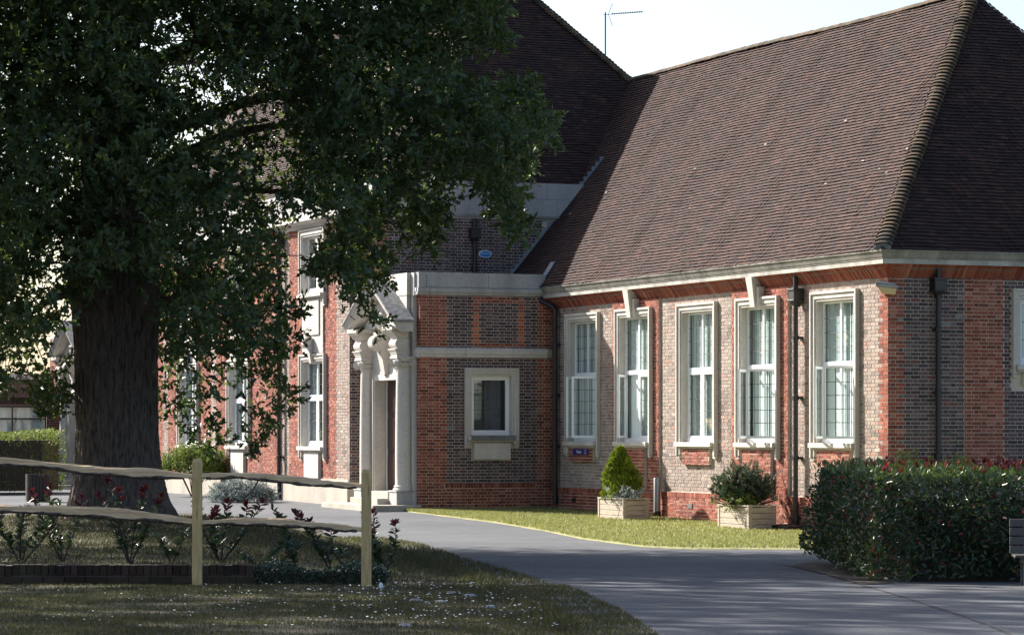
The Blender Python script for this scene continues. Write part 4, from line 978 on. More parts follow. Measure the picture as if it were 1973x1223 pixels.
GAPS = [([(290, 10), (345, 25), (415, 110), (420, 150), (360, 200), (300, 170)], .40), ([(395, 150), (480, 180), (515, 225), (470, 255), (395, 215)], .30), ([(470, 190), (560, 160), (580, 240), (500, 260)], .45), ([(500, 310), (590, 310), (590, 375), (500, 380)], .35),
        ([(345, 250), (520, 240), (560, 330), (380, 330)], .55), ([(380, 370), (545, 380), (545, 560), (390, 560)], .62), ([(860, 230), (835, 330), (815, 330), (830, 240)], .2), ([(310, 690), (565, 690), (565, 870), (310, 870)], .36), ([(310, 560), (565, 560), (565, 690), (310, 690)], .80), ([(40, 530), (130, 515), (140, 590), (60, 600)], .4), ([(-20, 640), (120, 640), (120, 780), (-20, 780)], .42),
        ([(655, 540), (740, 545), (740, 660), (680, 660)], .35)]
TREE = Vector((-6.50, 51.0, 0)); TREE.z = float(gz(51))+.5
def spray(cent, rad, per, size, up=.45, rs=None, squash=.8, sprig=9):
    """leaf positions, directions, normals, sizes: sprigs of leaves about the given centres"""
    rs = rs or rng; n = len(cent); ns = max(1, per//sprig)
    d = rs.normal(0, 1, (n, ns, 3)); d /= np.linalg.norm(d, axis=2, keepdims=True)
    r = rs.uniform(.35, 1.0, (n, ns, 1))**.6
    sp = cent[:, None] + d*r*rad[:, None, None]*np.array([1, 1, squash]); sp = sp.reshape(-1, 3); dd = d.reshape(-1, 3)
    dd = unit(dd*.8+rs.normal(0, .45, dd.shape)+np.array([0, 0, .05]))
    k = np.arange(sprig); L = size*1.1*(k/sprig)
    pos = sp[:, None]+dd[:, None]*L[None, :, None]*1.6
    ld = unit((dd[:, None]*.7+rs.normal(0, .75, (len(sp), sprig, 3))).reshape(-1, 3))
    nn = unit(rs.normal(0, .8, (len(sp)*sprig, 3))+np.array([0, 0, up]))
    return pos.reshape(-1, 3), ld, nn, size*rs.uniform(.65, 1.2, len(sp)*sprig)
# cluster centres fill the crown that shows, each at its own depth in the tree
r1 = np.random.default_rng(5)
N0 = 10800; px = r1.uniform(-330, 1080, N0); py = r1.uniform(-260, 880, N0); ok = inpoly(px, py, OUT)
for gp, pr in GAPS: g_ = inpoly(px, py, gp); ok &= ~g_ | (r1.random(N0) < pr)
clump = np.sin(px*.055+1.1*np.sin(py*.031))*np.sin(py*.062+1.3*np.sin(px*.027)+.8)+.55*np.sin(px*.11+py*.07)*np.sin(py*.12-px*.05)
low = np.clip((py-330)/150, 0, 1)*np.clip((700-px)/100, 0, 1)*np.clip((px-300)/40, 0, 1)
ok &= r1.random(N0) < np.clip(.74+clump*(.60+.15*low), .05, 1)
px, py = px[ok], py[ok]
dep = 51+r1.normal(0, 1, len(px))*np.interp(px, [-330, 200, 700, 1080], [3.0, 3.2, 2.4, 1.3]); dep = np.clip(dep, 44.5, 58)
# nothing hides the trunk's lower front
front = (px > 140) & (px < 320) & (py > 560); dep = np.where(front, 51+np.abs(dep-51)*.6+1.2, dep)
keep = r1.random(len(px)) < .74; px, py, dep = px[keep], py[keep], dep[keep]
HANG = [(988, 365), (984, 395), (992, 425), (998, 440), (850, 405), (838, 430), (822, 460), (815, 474), (735, 440), (726, 480), (728, 515), (722, 545), (705, 575), (718, 618), (630, 512), (650, 530), (610, 505), (506, 790), (500, 815), (492, 845), (410, 815), (408, 845), (395, 862), (350, 800), (1066, 252), (1052, 240), (1000, 165), (1020, 175), (108, 700), (112, 735), (106, 765), (104, 785), (75, 765), (20, 720), (545, 745), (556, 765), (535, 700), (945, 365), (960, 395), (972, 412), (790, 430), (560, 600), (552, 660), (645, 470), (665, 500), (685, 545), (940, 80), (955, 65)]
hx = np.array([h[0] for h in HANG], float); hy_ = np.array([h[1] for h in HANG], float)
px = np.concatenate([px, np.repeat(hx, 2)+r1.normal(0, 6, 2*len(hx))]); py = np.concatenate([py, np.repeat(hy_, 2)+r1.normal(0, 6, 2*len(hx))]); dep = np.concatenate([dep, np.repeat(50.5+r1.normal(0, .9, len(hx)), 2)])
cent = np.stack([(px-CX)/FPX*dep, dep, EYE-(py-HY)/FPX*dep], 1)
rad = r1.uniform(.22, .42, len(cent)); rad[-2*len(HANG):] = .15
P, D_, N_, S_z = spray(cent, rad, 63, .138, rs=r1)
qx = CX+FPX*P[:, 0]/P[:, 1]; qy = HY-FPX*(P[:, 2]-EYE)/P[:, 1]
sel = inpoly(qx+r1.normal(0, 9, len(qx)), qy+r1.normal(0, 9, len(qy)), OUT); sel[-(len(sel)//len(cent))*2*len(HANG):] = True
for gp, pr in GAPS: g_ = inpoly(qx, qy, gp); sel &= ~g_ | (r1.random(len(qx)) < .35+.65*pr)
sel &= ~((qx > 150) & (qx < 300) & (qy > 615) & (P[:, 1] < 51.8))
P, D_, N_, S_z = P[sel], D_[sel], N_[sel], S_z[sel]
oak = empty('oak_tree', TREE, 0, 'huge dark oak with furrowed trunk standing behind the rail fence', 'tree')
TV = np.array(TREE)
leaves('crown', P-TV, D_, N_, S_z, OAK, 'oak_leaf', oak)
def crown_cloud(rs, c, r, n, cut=None):
    d = rs.normal(0, 1, (n, 3)); d /= np.linalg.norm(d, axis=1, keepdims=True)
    q = np.array(c)+d*(rs.uniform(.15, 1, (n, 1))**.45)*np.array(r)
    return q[cut(q)] if cut is not None else q
# the upper crown, above the picture, whose shade falls on the drive
def above(q): y = HY-FPX*(q[:, 2]-EYE)/q[:, 1]; x = CX+FPX*q[:, 0]/q[:, 1]; return ((y < -115) | (x < -120)) & (q[:, 2] > 4.2)
uc = crown_cloud(r1, (TREE.x, 50.6, 8.9), (8.2, 7.8, 3.5), 1250, above)
p2, d2, n2, s2 = spray(uc, np.full(len(uc), .55), 54, .24, rs=r1)
leaves('upper_crown', p2-TV, d2, n2, s2, OAK, 'oak_leaf', oak)
# trunk: real furrows in the surface
def trunk(name, base, top_z, prof, parent, seg=150, rows=120, furrow=.045, lean=(0, 0)):
    v = []; rs = np.random.default_rng(3)
    ph = rs.uniform(0, 6.28, 12); A = np.arange(seg)/seg*2*np.pi
    for i in range(rows):
        f = i/(rows-1); z = f**1.15*(top_z); r = np.interp(z, *prof)
        fl = np.exp(-z*2.1)*.30*(1+.5*np.sin(A*5+ph[0])+.35*np.sin(A*3+ph[1]))
        wv = A+.10*np.sin(z*2.1+ph[2])+.06*np.sin(z*5.3+A*3)+.04*np.sin(z*11+A*7+ph[3])
        cr = np.abs(np.sin(wv*19+ph[4]+.7*np.sin(z*3.3+A*4)))**.6 + .5*np.abs(np.sin(wv*31+ph[5]+np.sin(z*4.7+A*6)*1.1))**.7
        br = .5+.5*np.sin(z*17+A*9+np.sin(A*23)*2)
        rr = r*(1+.04*np.sin(A*3+z*.7))+fl+furrow*(cr-1)*(.75+.25*br)
        v.append(np.stack([rr*np.cos(A)+lean[0]*z, rr*np.sin(A)+lean[1]*z, np.full(seg, z-.25)], 1))
    v = np.concatenate(v); i0 = (np.arange(rows-1)[:, None]*seg+np.arange(seg)[None]).ravel(); j0 = (np.arange(rows-1)[:, None]*seg+(np.arange(seg)[None]+1) % seg).ravel()
    return np_mesh(name, v, np.stack([i0, j0, j0+seg, i0+seg], 1), 'bark', parent, smooth=True)
trunk('trunk', TREE, 10.5, ([0, .6, 1.6, 3.0, 4.1, 5.5, 8, 10.5], [.76, .70, .655, .665, .72, .56, .40, .26]), oak)
def limb(a, b_, r0, r1_, sag=.4, sides=10, n=9, wig=.18):
    a, b_ = Vector(a), Vector(b_); L = (b_-a).length; pts = []; rr = []
    for i in range(n):
        f = i/(n-1); q = a.lerp(b_, f); q.z += math.sin(f*math.pi)*sag*L*.25
        if 0 < i < n-1: q += Vector((rnd.uniform(-1, 1), rnd.uniform(-1, 1), rnd.uniform(-1, 1)))*wig*L*.08
        pts.append(q); rr.append(r0+(r1_-r0)*f**.8)
    return pts, rr
limb_pts = []
for (tx, ty, td, z0, r0) in ((620, 240, 52.4, 5.2, .17), (880, 210, 52.0, 6.0, .14), (960, 60, 52.5, 7.2, .12), (480, 500, 51.6, 4.2, .09), (440, 620, 51.6, 3.6, .07), (720, 420, 52.2, 5.0, .08), (-60, 420, 52, 4.4, .16), (30, 620, 51.8, 3.7, .13), (-200, 150, 51, 6, .2), (120, 250, 47.5, 5.5, .15), (380, 120, 54.5, 6.5, .16), (560, 60, 48.5, 7, .15), (250, 420, 47.8, 4.4, .12)):
    tgt = at(tx, ty, td)-TREE; pts, rr = limb((0, 0, z0), tgt, r0, .03)
    mb = MB(); mb.tube(pts, rr, 9); mb.build('branch', 'bark', oak, smooth=True); limb_pts += pts
LP = np.array([tuple(p) for p in limb_pts])
tw = MB()
for q in (cent-TV)[::2]:
    d = np.linalg.norm(LP-q, axis=1)+(LP[:, 2] < q[2]-.5)*.5; k = int(d.argmin())
    if d[k] > 1.7: continue
    pts, rr = limb(LP[k], q, .014, .004, sag=.25, n=5, wig=.5); tw.tube(pts, rr, 4, caps=False)
tw.build('twigs', 'twig', oak, kind='stuff', fixn=False)
# a second oak outside the picture, over the fence and front lawn, which it shades
r2 = np.random.default_rng(9); T2 = Vector((-18.5, 41.5, 0)); T2.z = float(gz(41.5))+.3
oak2 = empty('oak_tree', T2, 0, 'broad oak standing off beyond the fence, shading the front lawn', 'tree')
c2 = crown_cloud(r2, (T2.x, T2.y, 11.2), (9.8, 9.8, 7.2), 1200, lambda q: (q[:, 2] > 3.6) & (CX+FPX*q[:, 0]/q[:, 1] < -140))
p2, d2, n2, s2 = spray(c2, np.full(len(c2), .62), 54, .25, rs=r2); leaves('crown', p2-np.array(T2), d2, n2, s2, OAK, 'oak_leaf', oak2)
trunk('trunk', T2, 9, ([0, 1, 3, 9], [.6, .5, .45, .15]), oak2, 40, 30)
for k in range(6):
    a = k*1.05; pts, rr = limb((0, 0, 3.4+.4*k), (5*math.cos(a), 5*math.sin(a), 7.5+.5*k), .18, .04); mb = MB(); mb.tube(pts, rr, 7); mb.build('branch', 'bark', oak2, smooth=True)
# ------------------------------------------------------------------ hedges and shrubs
def leafbox(name, corners, z0, z1, n, size, tmpl, mat, parent, rs, up=.3, topfrac=.3, sc=1.0, core='ivy_leaf', rough=.10, top_mat=None, ew=None):
    """clipped hedge: footprint polygon (local x, y), leaves on all faces with an uneven surface, dark core of the same leaves"""
    c = np.array(corners, float); k = len(c)
    ed = np.roll(c, -1, 0)-c; L = np.linalg.norm(ed, axis=1); pr = L*(np.array(ew) if ew else 1); pr = pr/pr.sum()
    out = np.stack([ed[:, 1], -ed[:, 0]], 1)/L[:, None]
    cen = c.mean(0)
    for i in range(k):
        if np.dot(out[i], c[i]+ed[i]/2-cen) < 0: out[i] *= -1
    ns = int(n*(1-topfrac)); e = rs.choice(k, ns, p=pr); f = rs.random(ns)
    xy = c[e]+ed[e]*f[:, None]; z = z0+(z1-z0)*rs.random(ns)**.9; o = out[e]
    bul = .05*np.sin(xy[:, 0]*3.1+z*4)+.05*np.sin(xy[:, 1]*2.7-z*3.3)+.03*np.sin(z*9+xy[:, 0]*7)
    dpt = rs.exponential(rough, ns)-.05; bul = bul*1.3
    P1 = np.column_stack([xy+o*(bul-dpt)[:, None], z]); nr1 = np.column_stack([o, np.full(ns, .35)])
    nt_ = n-ns; tri = rs.dirichlet(np.ones(k), nt_*1)
    xy2 = np.empty((nt_, 2)); 
    for i in range(nt_):
        q = rs.integers(0, k-2)+1; a_, b_ = rs.random(2)
        if a_+b_ > 1: a_, b_ = 1-a_, 1-b_
        xy2[i] = c[0]+(c[q]-c[0])*a_+(c[q+1]-c[0])*b_
    z2 = z1+.05*np.sin(xy2[:, 0]*2.3)+.04*np.sin(xy2[:, 1]*3.1+xy2[:, 0]*5)-rs.exponential(rough*.6, nt_)+.04
    P2 = np.column_stack([xy2, z2]); nr2 = np.tile([0, 0, 1.0], (nt_, 1))
    def mk(nm, P_, nr, m_):
        q = len(P_); d = unit(rs.normal(0, 1, (q, 3))+np.array([0, 0, .55])+nr*.35); nn = unit(nr*.9+rs.normal(0, .55, (q, 3)))
        leaves(nm, P_, d, nn, size*rs.uniform(.6, 1.2, q), tmpl, m_, parent)
    mk(name, P1, nr1, mat); mk('top_'+name, P2, nr2, top_mat or mat)
def core(corners, z0, z1, ins, parent, mat='soil', name='stems'):
    c = np.array(corners, float); m_ = c.mean(0); c = m_+(c-m_)*(1-ins); mb = MB()
    mb.prism([(x, y, z0) for x, y in c], (0, 0, z1-z0)); mb.build(name, mat, parent)
r3 = np.random.default_rng(21)
def gpt(x, y): a, b_ = px2g(x, y); return a, b_
h_f = [gpt(1690, 1122), (9.6, px2g(1690, 1122)[1]+.15), (9.9, 41.2), gpt(1568, 1084)]
HO = Vector((h_f[0][0], h_f[0][1], float(gz(h_f[0][1]))-.03))
hedge = empty('photinia_hedge', HO, 0, 'big clipped photinia hedge with glossy leaves and red shoots beside the drive', 'hedge')
hc = [(a-HO.x, b_-HO.y) for a, b_ in h_f]
leafbox('foliage', hc, .06, 1.20, 34000, .085, OVAL, 'photinia_leaf', hedge, r3, topfrac=.30, rough=.10, top_mat='photinia_sunlit_top', ew=(1.5, .2, .2, 1.0))
cc_ = np.array(hc); ci = [cc_[0]+(.42, .38), cc_[1]+(-.3, .38), cc_[2]+(-.3, -.4), cc_[3]+(.55, -.4)]
core(ci, .02, .98, 0, hedge, 'twig')
# red shoots standing up from its top
n = 300; xy = []
while len(xy) < n:
    a_ = r3.random(); b_ = r3.random()**1.6; q = np.array(hc[0])*(1-a_)*(1-b_)+np.array(hc[1])*a_*(1-b_)+np.array(hc[3])*(1-a_)*b_+np.array(hc[2])*a_*b_; xy.append(q)
xy = np.array(xy); pos, dr, nr, sz = [], [], [], []
for x, y in xy:
    h = r3.uniform(.02, .13)
    for k in range(r3.integers(3, 6)):
        a_ = r3.uniform(0, 6.28); pos.append((x, y, 1.22+h)); dr.append((.4*math.cos(a_), .4*math.sin(a_), 1)); nr.append((math.cos(a_), math.sin(a_), -.3)); sz.append(r3.uniform(.05, .09))
leaves('red_leaves', pos, dr, nr, sz, OVAL, 'red_leaf', hedge)
# scattered red leaves on its face
k = 260; e0, e1, e3 = np.array(hc[0]), np.array(hc[1]), np.array(hc[3]); f = r3.random(k); fac = r3.random(k) < .6
P_ = np.where(fac[:, None], e0+(e1-e0)*f[:, None], e0+(e3-e0)*f[:, None]); Z_ = r3.uniform(.15, 1.15, k)
leaves('red_leaves', np.column_stack([P_+np.array([-.03, -.05]), Z_]), r3.normal(0, 1, (k, 3)), np.tile([-.3, -1, .2], (k, 1))+r3.normal(0, .4, (k, 3)), r3.uniform(.05, .09, k), OVAL, 'red_leaf', hedge)
# lime weed poking through the hedge top
wp_ = at(1790, 905, 36.5); wd = empty('lime_weed', wp_, 0, 'pale lime weed growing up through the hedge top', 'weed')
p_, d_, n_, s_ = spray(np.array([(x, r3.uniform(-.2, .2), r3.uniform(-.05, .13)) for x in np.linspace(-.35, .35, 15)]), np.full(15, .12), 27, .07, rs=r3, up=.6); leaves('foliage', p_, d_, n_, s_, OVAL, 'lime_leaf', wd)
mb = MB()
for x in (-.3, 0, .25, .33): mb.tube([(x*.7, 0, -.4), (x, 0, .12+(.3 if x > .3 else 0))], [.008, .003], 5)
mb.build('stem', 'twig', wd)
def bush(name, label, cat, o, c, r, n, size, tmpl, mat, per=60, rr=.16, seed=1, up=.4, squash=.9, group=None, rad=None):
    rs = np.random.default_rng(seed); e = empty(name, o, 0, label, cat, group); d = rs.normal(0, 1, (n, 3)); d /= np.linalg.norm(d, axis=1, keepdims=True); d[:, 2] = np.abs(d[:, 2])*1.0-.15
    ce = np.array(c)+d*np.array(r)*rs.uniform(.7, 1.0, (n, 1)); ce[:, 2] = np.maximum(ce[:, 2], .06)
    p_, d_, n_, s_ = spray(ce, np.full(n, rr), per, size, rs=rs, up=up, squash=squash); p_[:, 2] = np.maximum(p_[:, 2], .01)
    leaves('foliage', p_, d_, n_, s_, tmpl, mat, e)
    mb = MB()
    for k in range(7): a_ = k*.9; mb.tube([(c[0]+.05*math.cos(a_), c[1]+.05*math.sin(a_), 0), (c[0]+r[0]*.7*math.cos(a_), c[1]+r[1]*.7*math.sin(a_), c[2]+r[2]*.6)], [.02, .008], 5)
    mb.build('stem', 'twig', e); return e
def gp3(x, y): a, b_ = px2g(x, y); return Vector((a, b_, float(gz(b_))))
q = gp3(372, 956); bush('round_shrub', 'rounded bright green shrub against the front beside the oak trunk', 'shrub', q, (0, 0, .75), (1.0, .8, .85), 260, .06, OVAL, 'box_leaf', 90, .18, 31)
q = gp3(465, 967); bush('silver_shrub', 'low silver leaved shrub at the foot of the stone plinth', 'shrub', q, (0, 0, .12), (.95, .5, .42), 170, .07, OVAL, 'silver_leaf', 70, .14, 32)
q = gp3(412, 952); e = empty('bronze_flax', q, 0, 'spiky bronze flax between the round shrub and the silver shrub', 'plant')
r4 = np.random.default_rng(4); n = 60; a_ = r4.uniform(0, 6.28, n); leaves('leaf_blades', np.zeros((n, 3))+r4.normal(0, .05, (n, 3))*np.array([1, 1, 0]), np.stack([np.cos(a_)*.7, np.sin(a_)*.7, r4.uniform(.5, 1.4, n)], 1), np.stack([-np.cos(a_), -np.sin(a_), np.full(n, .5)], 1), r4.uniform(.6, 1.0, n), NEEDLE, 'bronze_leaf', e)
hb = [gpt(-160, 953), gpt(92, 951), (gpt(92, 951)[0]+.1, gpt(92, 951)[1]+3), (gpt(-160, 953)[0], gpt(-160, 953)[1]+3)]
HB = Vector((hb[0][0], hb[0][1], float(gz(hb[0][1])))); e = empty('box_hedge', HB, 0, 'clipped light green hedge behind the slatted litter bin', 'hedge'); hc2 = [(a-HB.x, b_-HB.y) for a, b_ in hb]
leafbox('foliage', hc2, .05, 1.80, 11000, .075, OVAL, 'box_leaf', e, r3, topfrac=.35, rough=.12); core(hc2, .1, 1.6, .1, e, 'twig')
# slatted litter bin
q = gp3(73, 966); bn = empty('litter_bin', q, 0, 'round litter bin of dark brown vertical slats', 'litter bin')
for k in range(22):
    a_ = 2*math.pi*k/22; mb = MB(); mb.hexa([Vector((r_*math.cos(a_+d), r_*math.sin(a_+d), z)) for z in (.03, .74) for r_, d in ((.30, -.115), (.30, .115), (.325, .115), (.325, -.115))]); mb.build('slat', 'brown_slats', bn)
mb = MB(); mb.lathe((0, 0, 0), [(.29, .0), (.29, .70), (.27, .70), (.27, .05)], 22); mb.build('liner', 'black_iron', bn)
# ------------------------------------------------------------------ planters by the wing
def planter(label, px_, py_, w, d, h, boards, rz):
    o = gp3(px_, py_); P = empty('planter', o, rz, label, 'planter', 'timber planters along the wing wall')
    bh = h/boards
    for k in range(boards):
        for (x0, x1, y0, y1) in ((.05, w-.05, 0, .03), (.05, w-.05, d-.03, d)):
            mb = MB(); mb.box((x0, y0, k*bh+.004), (x1, y1, (k+1)*bh-.004)); mb.build('board', 'planter_wood', P, bev=.004)
        for (x0, x1) in ((0, .03), (w-.03, w)):
            mb = MB(); mb.box((x0, .05, k*bh+.004), (x1, d-.05, (k+1)*bh-.004)); mb.build('board', 'planter_wood', P, bev=.004)
    for x in (-.012, w-.07):
        for y in (-.012, d-.07): mb = MB(); mb.box((x, y, -.05), (x+.082, y+.082, h+.012)); mb.build('corner_post', 'planter_wood', P, bev=.004)
    for (a, b_) in (((-.02, -.02), (w+.02, .06)), ((-.02, d-.06), (w+.02, d+.02)), ((-.02, .061), (.06, d-.061)), ((w-.06, .061), (w+.02, d-.061))):
        mb = MB(); mb.box((*a, h+.013), (*b_, h+.045)); mb.build('rim', 'planter_wood', P, bev=.004)
    mb = MB(); mb.box((.03, .03, h-.12), (w-.03, d-.03, h-.05)); mb.build('soil', 'soil', P); return o, P
# planter axes: x toward the wall's near end (down the wall), so the front-left post is its origin
RZ = TH-R(90)
def pl_local(o, x, y, z): c, s = math.cos(RZ), math.sin(RZ); return Vector((o.x+c*x-s*y, o.y+s*x+c*y, o.z+z))
o1, P1_ = planter('timber planter holding the lime conifer, beside the grey conduit', 1153, 1000, 1.40, .60, .46, 4, RZ)
o2, P2_ = planter('timber planter holding the dark dwarf pine', 1384, 1018, 1.45, .62, .48, 4, RZ)
# lime conifer: upright sprays
def conifer(o, H, rad_, mat, seed, n, size, label, name, lean=.9):
    rs = np.random.default_rng(seed); e = empty(name, o, 0, label, 'conifer'); z = rs.random(n)**.8*H; a_ = rs.uniform(0, 6.28, n)
    lob = 1+.22*np.sin(a_*3+z*4)+.15*np.sin(a_*5-z*7); rr = rad_*np.interp(z/H, [0, .15, .4, .75, 1], [.75, 1, .95, .5, .06])*lob*rs.uniform(.72, 1.05, n)
    P_ = np.stack([rr*np.cos(a_), rr*np.sin(a_), z], 1); d = np.stack([np.cos(a_)*.45, np.sin(a_)*.45, np.full(n, lean)], 1)+rs.normal(0, .28, (n, 3)); nn = np.stack([np.cos(a_), np.sin(a_), np.full(n, .1)], 1)+rs.normal(0, .5, (n, 3))
    leaves('foliage', P_, d, nn, size*rs.uniform(.6, 1.3, n), OAK, mat, e); mb = MB(); mb.tube([(0, 0, -.1), (0, 0, H*.85)], [.035, .01], 7); mb.build('trunk', 'twig', e); return e
conifer(pl_local(o1, .55, .30, .40), 1.20, .40, 'cypress_leaf', 41, 5200, .10, 'lime green upright conifer in the first timber planter', 'lime_conifer')
# dwarf pine: bottle-brush shoots of needles
rs = np.random.default_rng(42); o = pl_local(o2, .62, .30, .42); e = empty('dwarf_pine', o, 0, 'dark bushy dwarf pine with many upright shoots', 'conifer')
ps, ds, nn, sz = [], [], [], []; stems = MB()
for k in range(420):
    a_ = rs.uniform(0, 6.28); el = rs.random()**.7; th_ = math.acos(rs.uniform(-.25, 1)); q_ = rs.uniform(.72, 1.05)*(1+.16*math.sin(a_*5)+.12*math.sin(th_*7+a_*2)); rr = .60*math.sin(th_)*q_; base = np.array([rr*math.cos(a_), rr*math.sin(a_)*.8, .30+.56*math.cos(th_)*q_])
    dr = unit(np.array([[math.cos(a_)*rr*1.1, math.sin(a_)*rr*1.1, .75]])+rs.normal(0, .25, (1, 3)))[0]; L = rs.uniform(.07, .15)
    m_ = 42; f = rs.random(m_); pp = base+dr*L*f[:, None]; dd = unit(rs.normal(0, 1, (m_, 3))); dd = unit(dd-dr*(dd@dr)[:, None]*.8+dr*.75); ps.append(pp); ds.append(dd); nn.append(rs.normal(0, 1, (m_, 3))); sz.append(rs.uniform(.04, .075, m_))
    stems.tube([(0, 0, -.05), tuple(base*.6), tuple(base)], [.02, .012, .008], 5, caps=False)
leaves('foliage', np.concatenate(ps), np.concatenate(ds), np.concatenate(nn), np.concatenate(sz), NEEDLE*np.array([1, 2.2, 1]), 'pine_needle', e); stems.build('stem', 'twig', e)
rs = np.random.default_rng(43)
o = pl_local(o1, 1.12, .22, .40); e = empty('silver_trailer', o, 0, 'silver trailing plant at the end of the lime conifer planter', 'plant')
p_, d_, n_, s_ = spray(np.column_stack([rs.normal(0, .20, 34), rs.normal(0, .16, 34), rs.uniform(.02, .26, 34)]), np.full(34, .10), 27, .06, rs=rs); leaves('foliage', p_, d_, n_, s_, OVAL, 'silver_leaf', e)
mb = MB(); mb.tube([(0, 0, 0), (-.15, -.28, .02), (-.22, -.34, -.3), (-.30, -.36, -.40)], .006, 5); mb.build('stem', 'twig', e)
o = pl_local(o2, .95, .10, .44); e = empty('golden_euonymus', o, 0, 'low golden leaved shrub at the foot of the dwarf pine', 'shrub')
p_, d_, n_, s_ = spray(np.column_stack([rs.normal(0, .24, 40), rs.normal(0, .12, 40), rs.uniform(.02, .22, 40)]), np.full(40, .09), 27, .065, rs=rs); leaves('foliage', p_, d_, n_, s_, OVAL, 'box_leaf', e)
mb = MB(); [mb.tube([(x, 0, -.05), (x*1.2, 0, .15)], .006, 5) for x in (-.2, 0, .2)]; mb.build('stem', 'twig', e)
# grey conduit standing by the first planter
q = bl(-.16, 10.55, 0); q.z = float(gz(q.y)); e = empty('service_conduit', q, 0, 'upright grey steel conduit with black foot against the wing wall', 'conduit')
mb = MB(); mb.lathe((0, 0, 0), [(.075, .16), (.075, .93), (.07, .94)], 16); mb.build('tube', 'galvanised', e, smooth=True)
mb = MB(); mb.lathe((0, 0, 0), [(.085, -.02), (.085, .16), (.078, .18)], 16); mb.build('foot', 'black_iron', e)
# ------------------------------------------------------------------ low brick wall, ivy, fence
YW = 33.22; wl0, wl1 = (-60-CX)/FPX*YW, (488-CX)/FPX*YW; zb = float(gz(YW))
lw_ = empty('low_wall', (wl0, YW, zb), 0, 'low old brick retaining wall with brick on edge coping behind the fence', 'wall')
mb = MB(); mb.box((0, .02, -.1), (wl1-wl0, .20, .235)); mb.build('wall_core', 'mortar_dark', lw_)
mbr = {}
def brick_obj(nm, w, h, d, p, mat='old_brick'):
    key = (w, h, d)
    if key not in mbr: mb = MB(); mb.box((0, 0, 0), (w, d, h)); o = mb.build('brick', mat, None, bev=0); mbr[key] = o.data; bpy.data.objects.remove(o)
    o = inst(nm, mbr[key], lw_, Matrix.Translation(p) @ Matrix.Rotation(rnd.uniform(-.03, .03), 4, 'Z') @ Matrix.Rotation(rnd.uniform(-.02, .02), 4, 'Y'))
for c in range(2):
    x = -.11*c
    while x < wl1-wl0-.1: brick_obj('brick', .215, .062, .10, (max(x, 0), -.012+rnd.uniform(-.008, .008), -.02+c*.073)); x += .228
x = 0
while x < wl1-wl0-.05: brick_obj('coping_brick', .066, .105, .215, (x, -.02+rnd.uniform(-.012, .012), .135+rnd.uniform(-.008, .008))); x += .078
iv = empty('ivy_edging', ((490-CX)/FPX*YW, YW, zb), 0, 'clump of dark ivy covering the end of the low wall', 'ivy'); rs = np.random.default_rng(51)
n = 3600; P_ = np.stack([rs.uniform(0, 1.42, n), rs.uniform(-.06, .35, n), rs.random(n)*.22], 1); P_[:, 2] = np.where(P_[:, 1] > .02, .17+.06*np.sin(P_[:, 0]*7)+rs.normal(0, .02, n), P_[:, 2])
leaves('foliage', P_, rs.normal(0, 1, (n, 3)), np.tile([0, -.7, .7], (n, 1))+rs.normal(0, .5, (n, 3)), rs.uniform(.03, .06, n), OAK, 'ivy_leaf', iv)
mb = MB(); mb.box((0, .03, -.05), (1.4, .36, .17)); mb.build('bank', 'soil', iv)
YF = 32.6; zf = float(gz(YF)); fx = lambda px_: (px_-CX)/FPX*YF; fz = lambda py_: EYE-(py_-HY)/FPX*YF
fence = empty('rail_fence', (0, YF, 0), 0, 'rustic cleft rail fence with square posts in front of the low wall', 'fence')
def post(px_, top, w=.098):
    mb = MB(); x = fx(px_); zt = fz(top)
    mb.hexa([(x-w/2, -.05, zf-.3), (x+w/2, -.05, zf-.3), (x+w/2, .05, zf-.3), (x-w/2, .05, zf-.3), (x-w/2, -.05, zt-.035), (x+w/2, -.05, zt-.035), (x+w/2, .05, zt-.03), (x-w/2, .05, zt-.03)], skip=(1,))
    mb.hexa([(x-w/2, -.05, zt-.035), (x+w/2, -.05, zt-.035), (x+w/2, .05, zt-.03), (x-w/2, .05, zt-.03), (x-w/2+.012, -.038, zt), (x+w/2-.01, -.038, zt), (x+w/2-.01, .04, zt+.004), (x-w/2+.012, .04, zt+.004)], skip=(0,))
    return mb.build('post', 'post_wood', fence, bev=.004)
post(380, 884); post(706, 904, .102); post(-95, 878)
def rail(pts, th, seed, depth=.06):
    th *= 1.18
    """cleft rail: uneven, split faces"""
    rs = np.random.default_rng(seed); mb = MB(); rings = []; P_ = [(fx(a), fz(b_)) for a, b_ in pts]; xs = np.array([p[0] for p in P_]); zs = np.array([p[1] for p in P_]); n = 46
    for i in range(n):
        f = i/(n-1); x = xs[0]+(xs[-1]-xs[0])*f; z = np.interp(x, xs, zs); h = th*(.8+.14*math.sin(f*9+seed)+.08*math.sin(f*23+seed*2))*min(1, .55+4*f, .55+4*(1-f)); d = depth*(.85+.2*math.sin(f*6+seed*3))
        jx = rs.normal(0, .0025, 7)
        rings.append([(x, -d+jx[0], z-h*.42), (x, -d*.75, z+h*.30+jx[1]), (x, -d*.2, z+h*.5+jx[2]), (x, d*.5, z+h*.42+jx[3]), (x, d*.8, z-h*.1), (x, d*.3, z-h*.5+jx[5]), (x, -d*.5, z-h*.55+jx[6])])
    mb.rings(rings); o = mb.build('rail', 'rail_wood', fence)
    bk_ = MB(); rr = []
    for i, g_ in enumerate(rings[2:-2]):
        k = .010+.008*math.sin(i*.7+seed)+.004*math.sin(i*2.1); a, b_, c = g_[0], g_[6], g_[5]
        rr.append([(a[0], a[1]-.002, a[2]+k), (a[0], a[1]-.005, a[2]-.004), (b_[0], b_[1], b_[2]-.010), (c[0], c[1], c[2]-.008), (b_[0], b_[1]+.01, b_[2]+.01)])
    bk_.rings(rr); bk_.build('bark_edge', 'bark', fence); return o
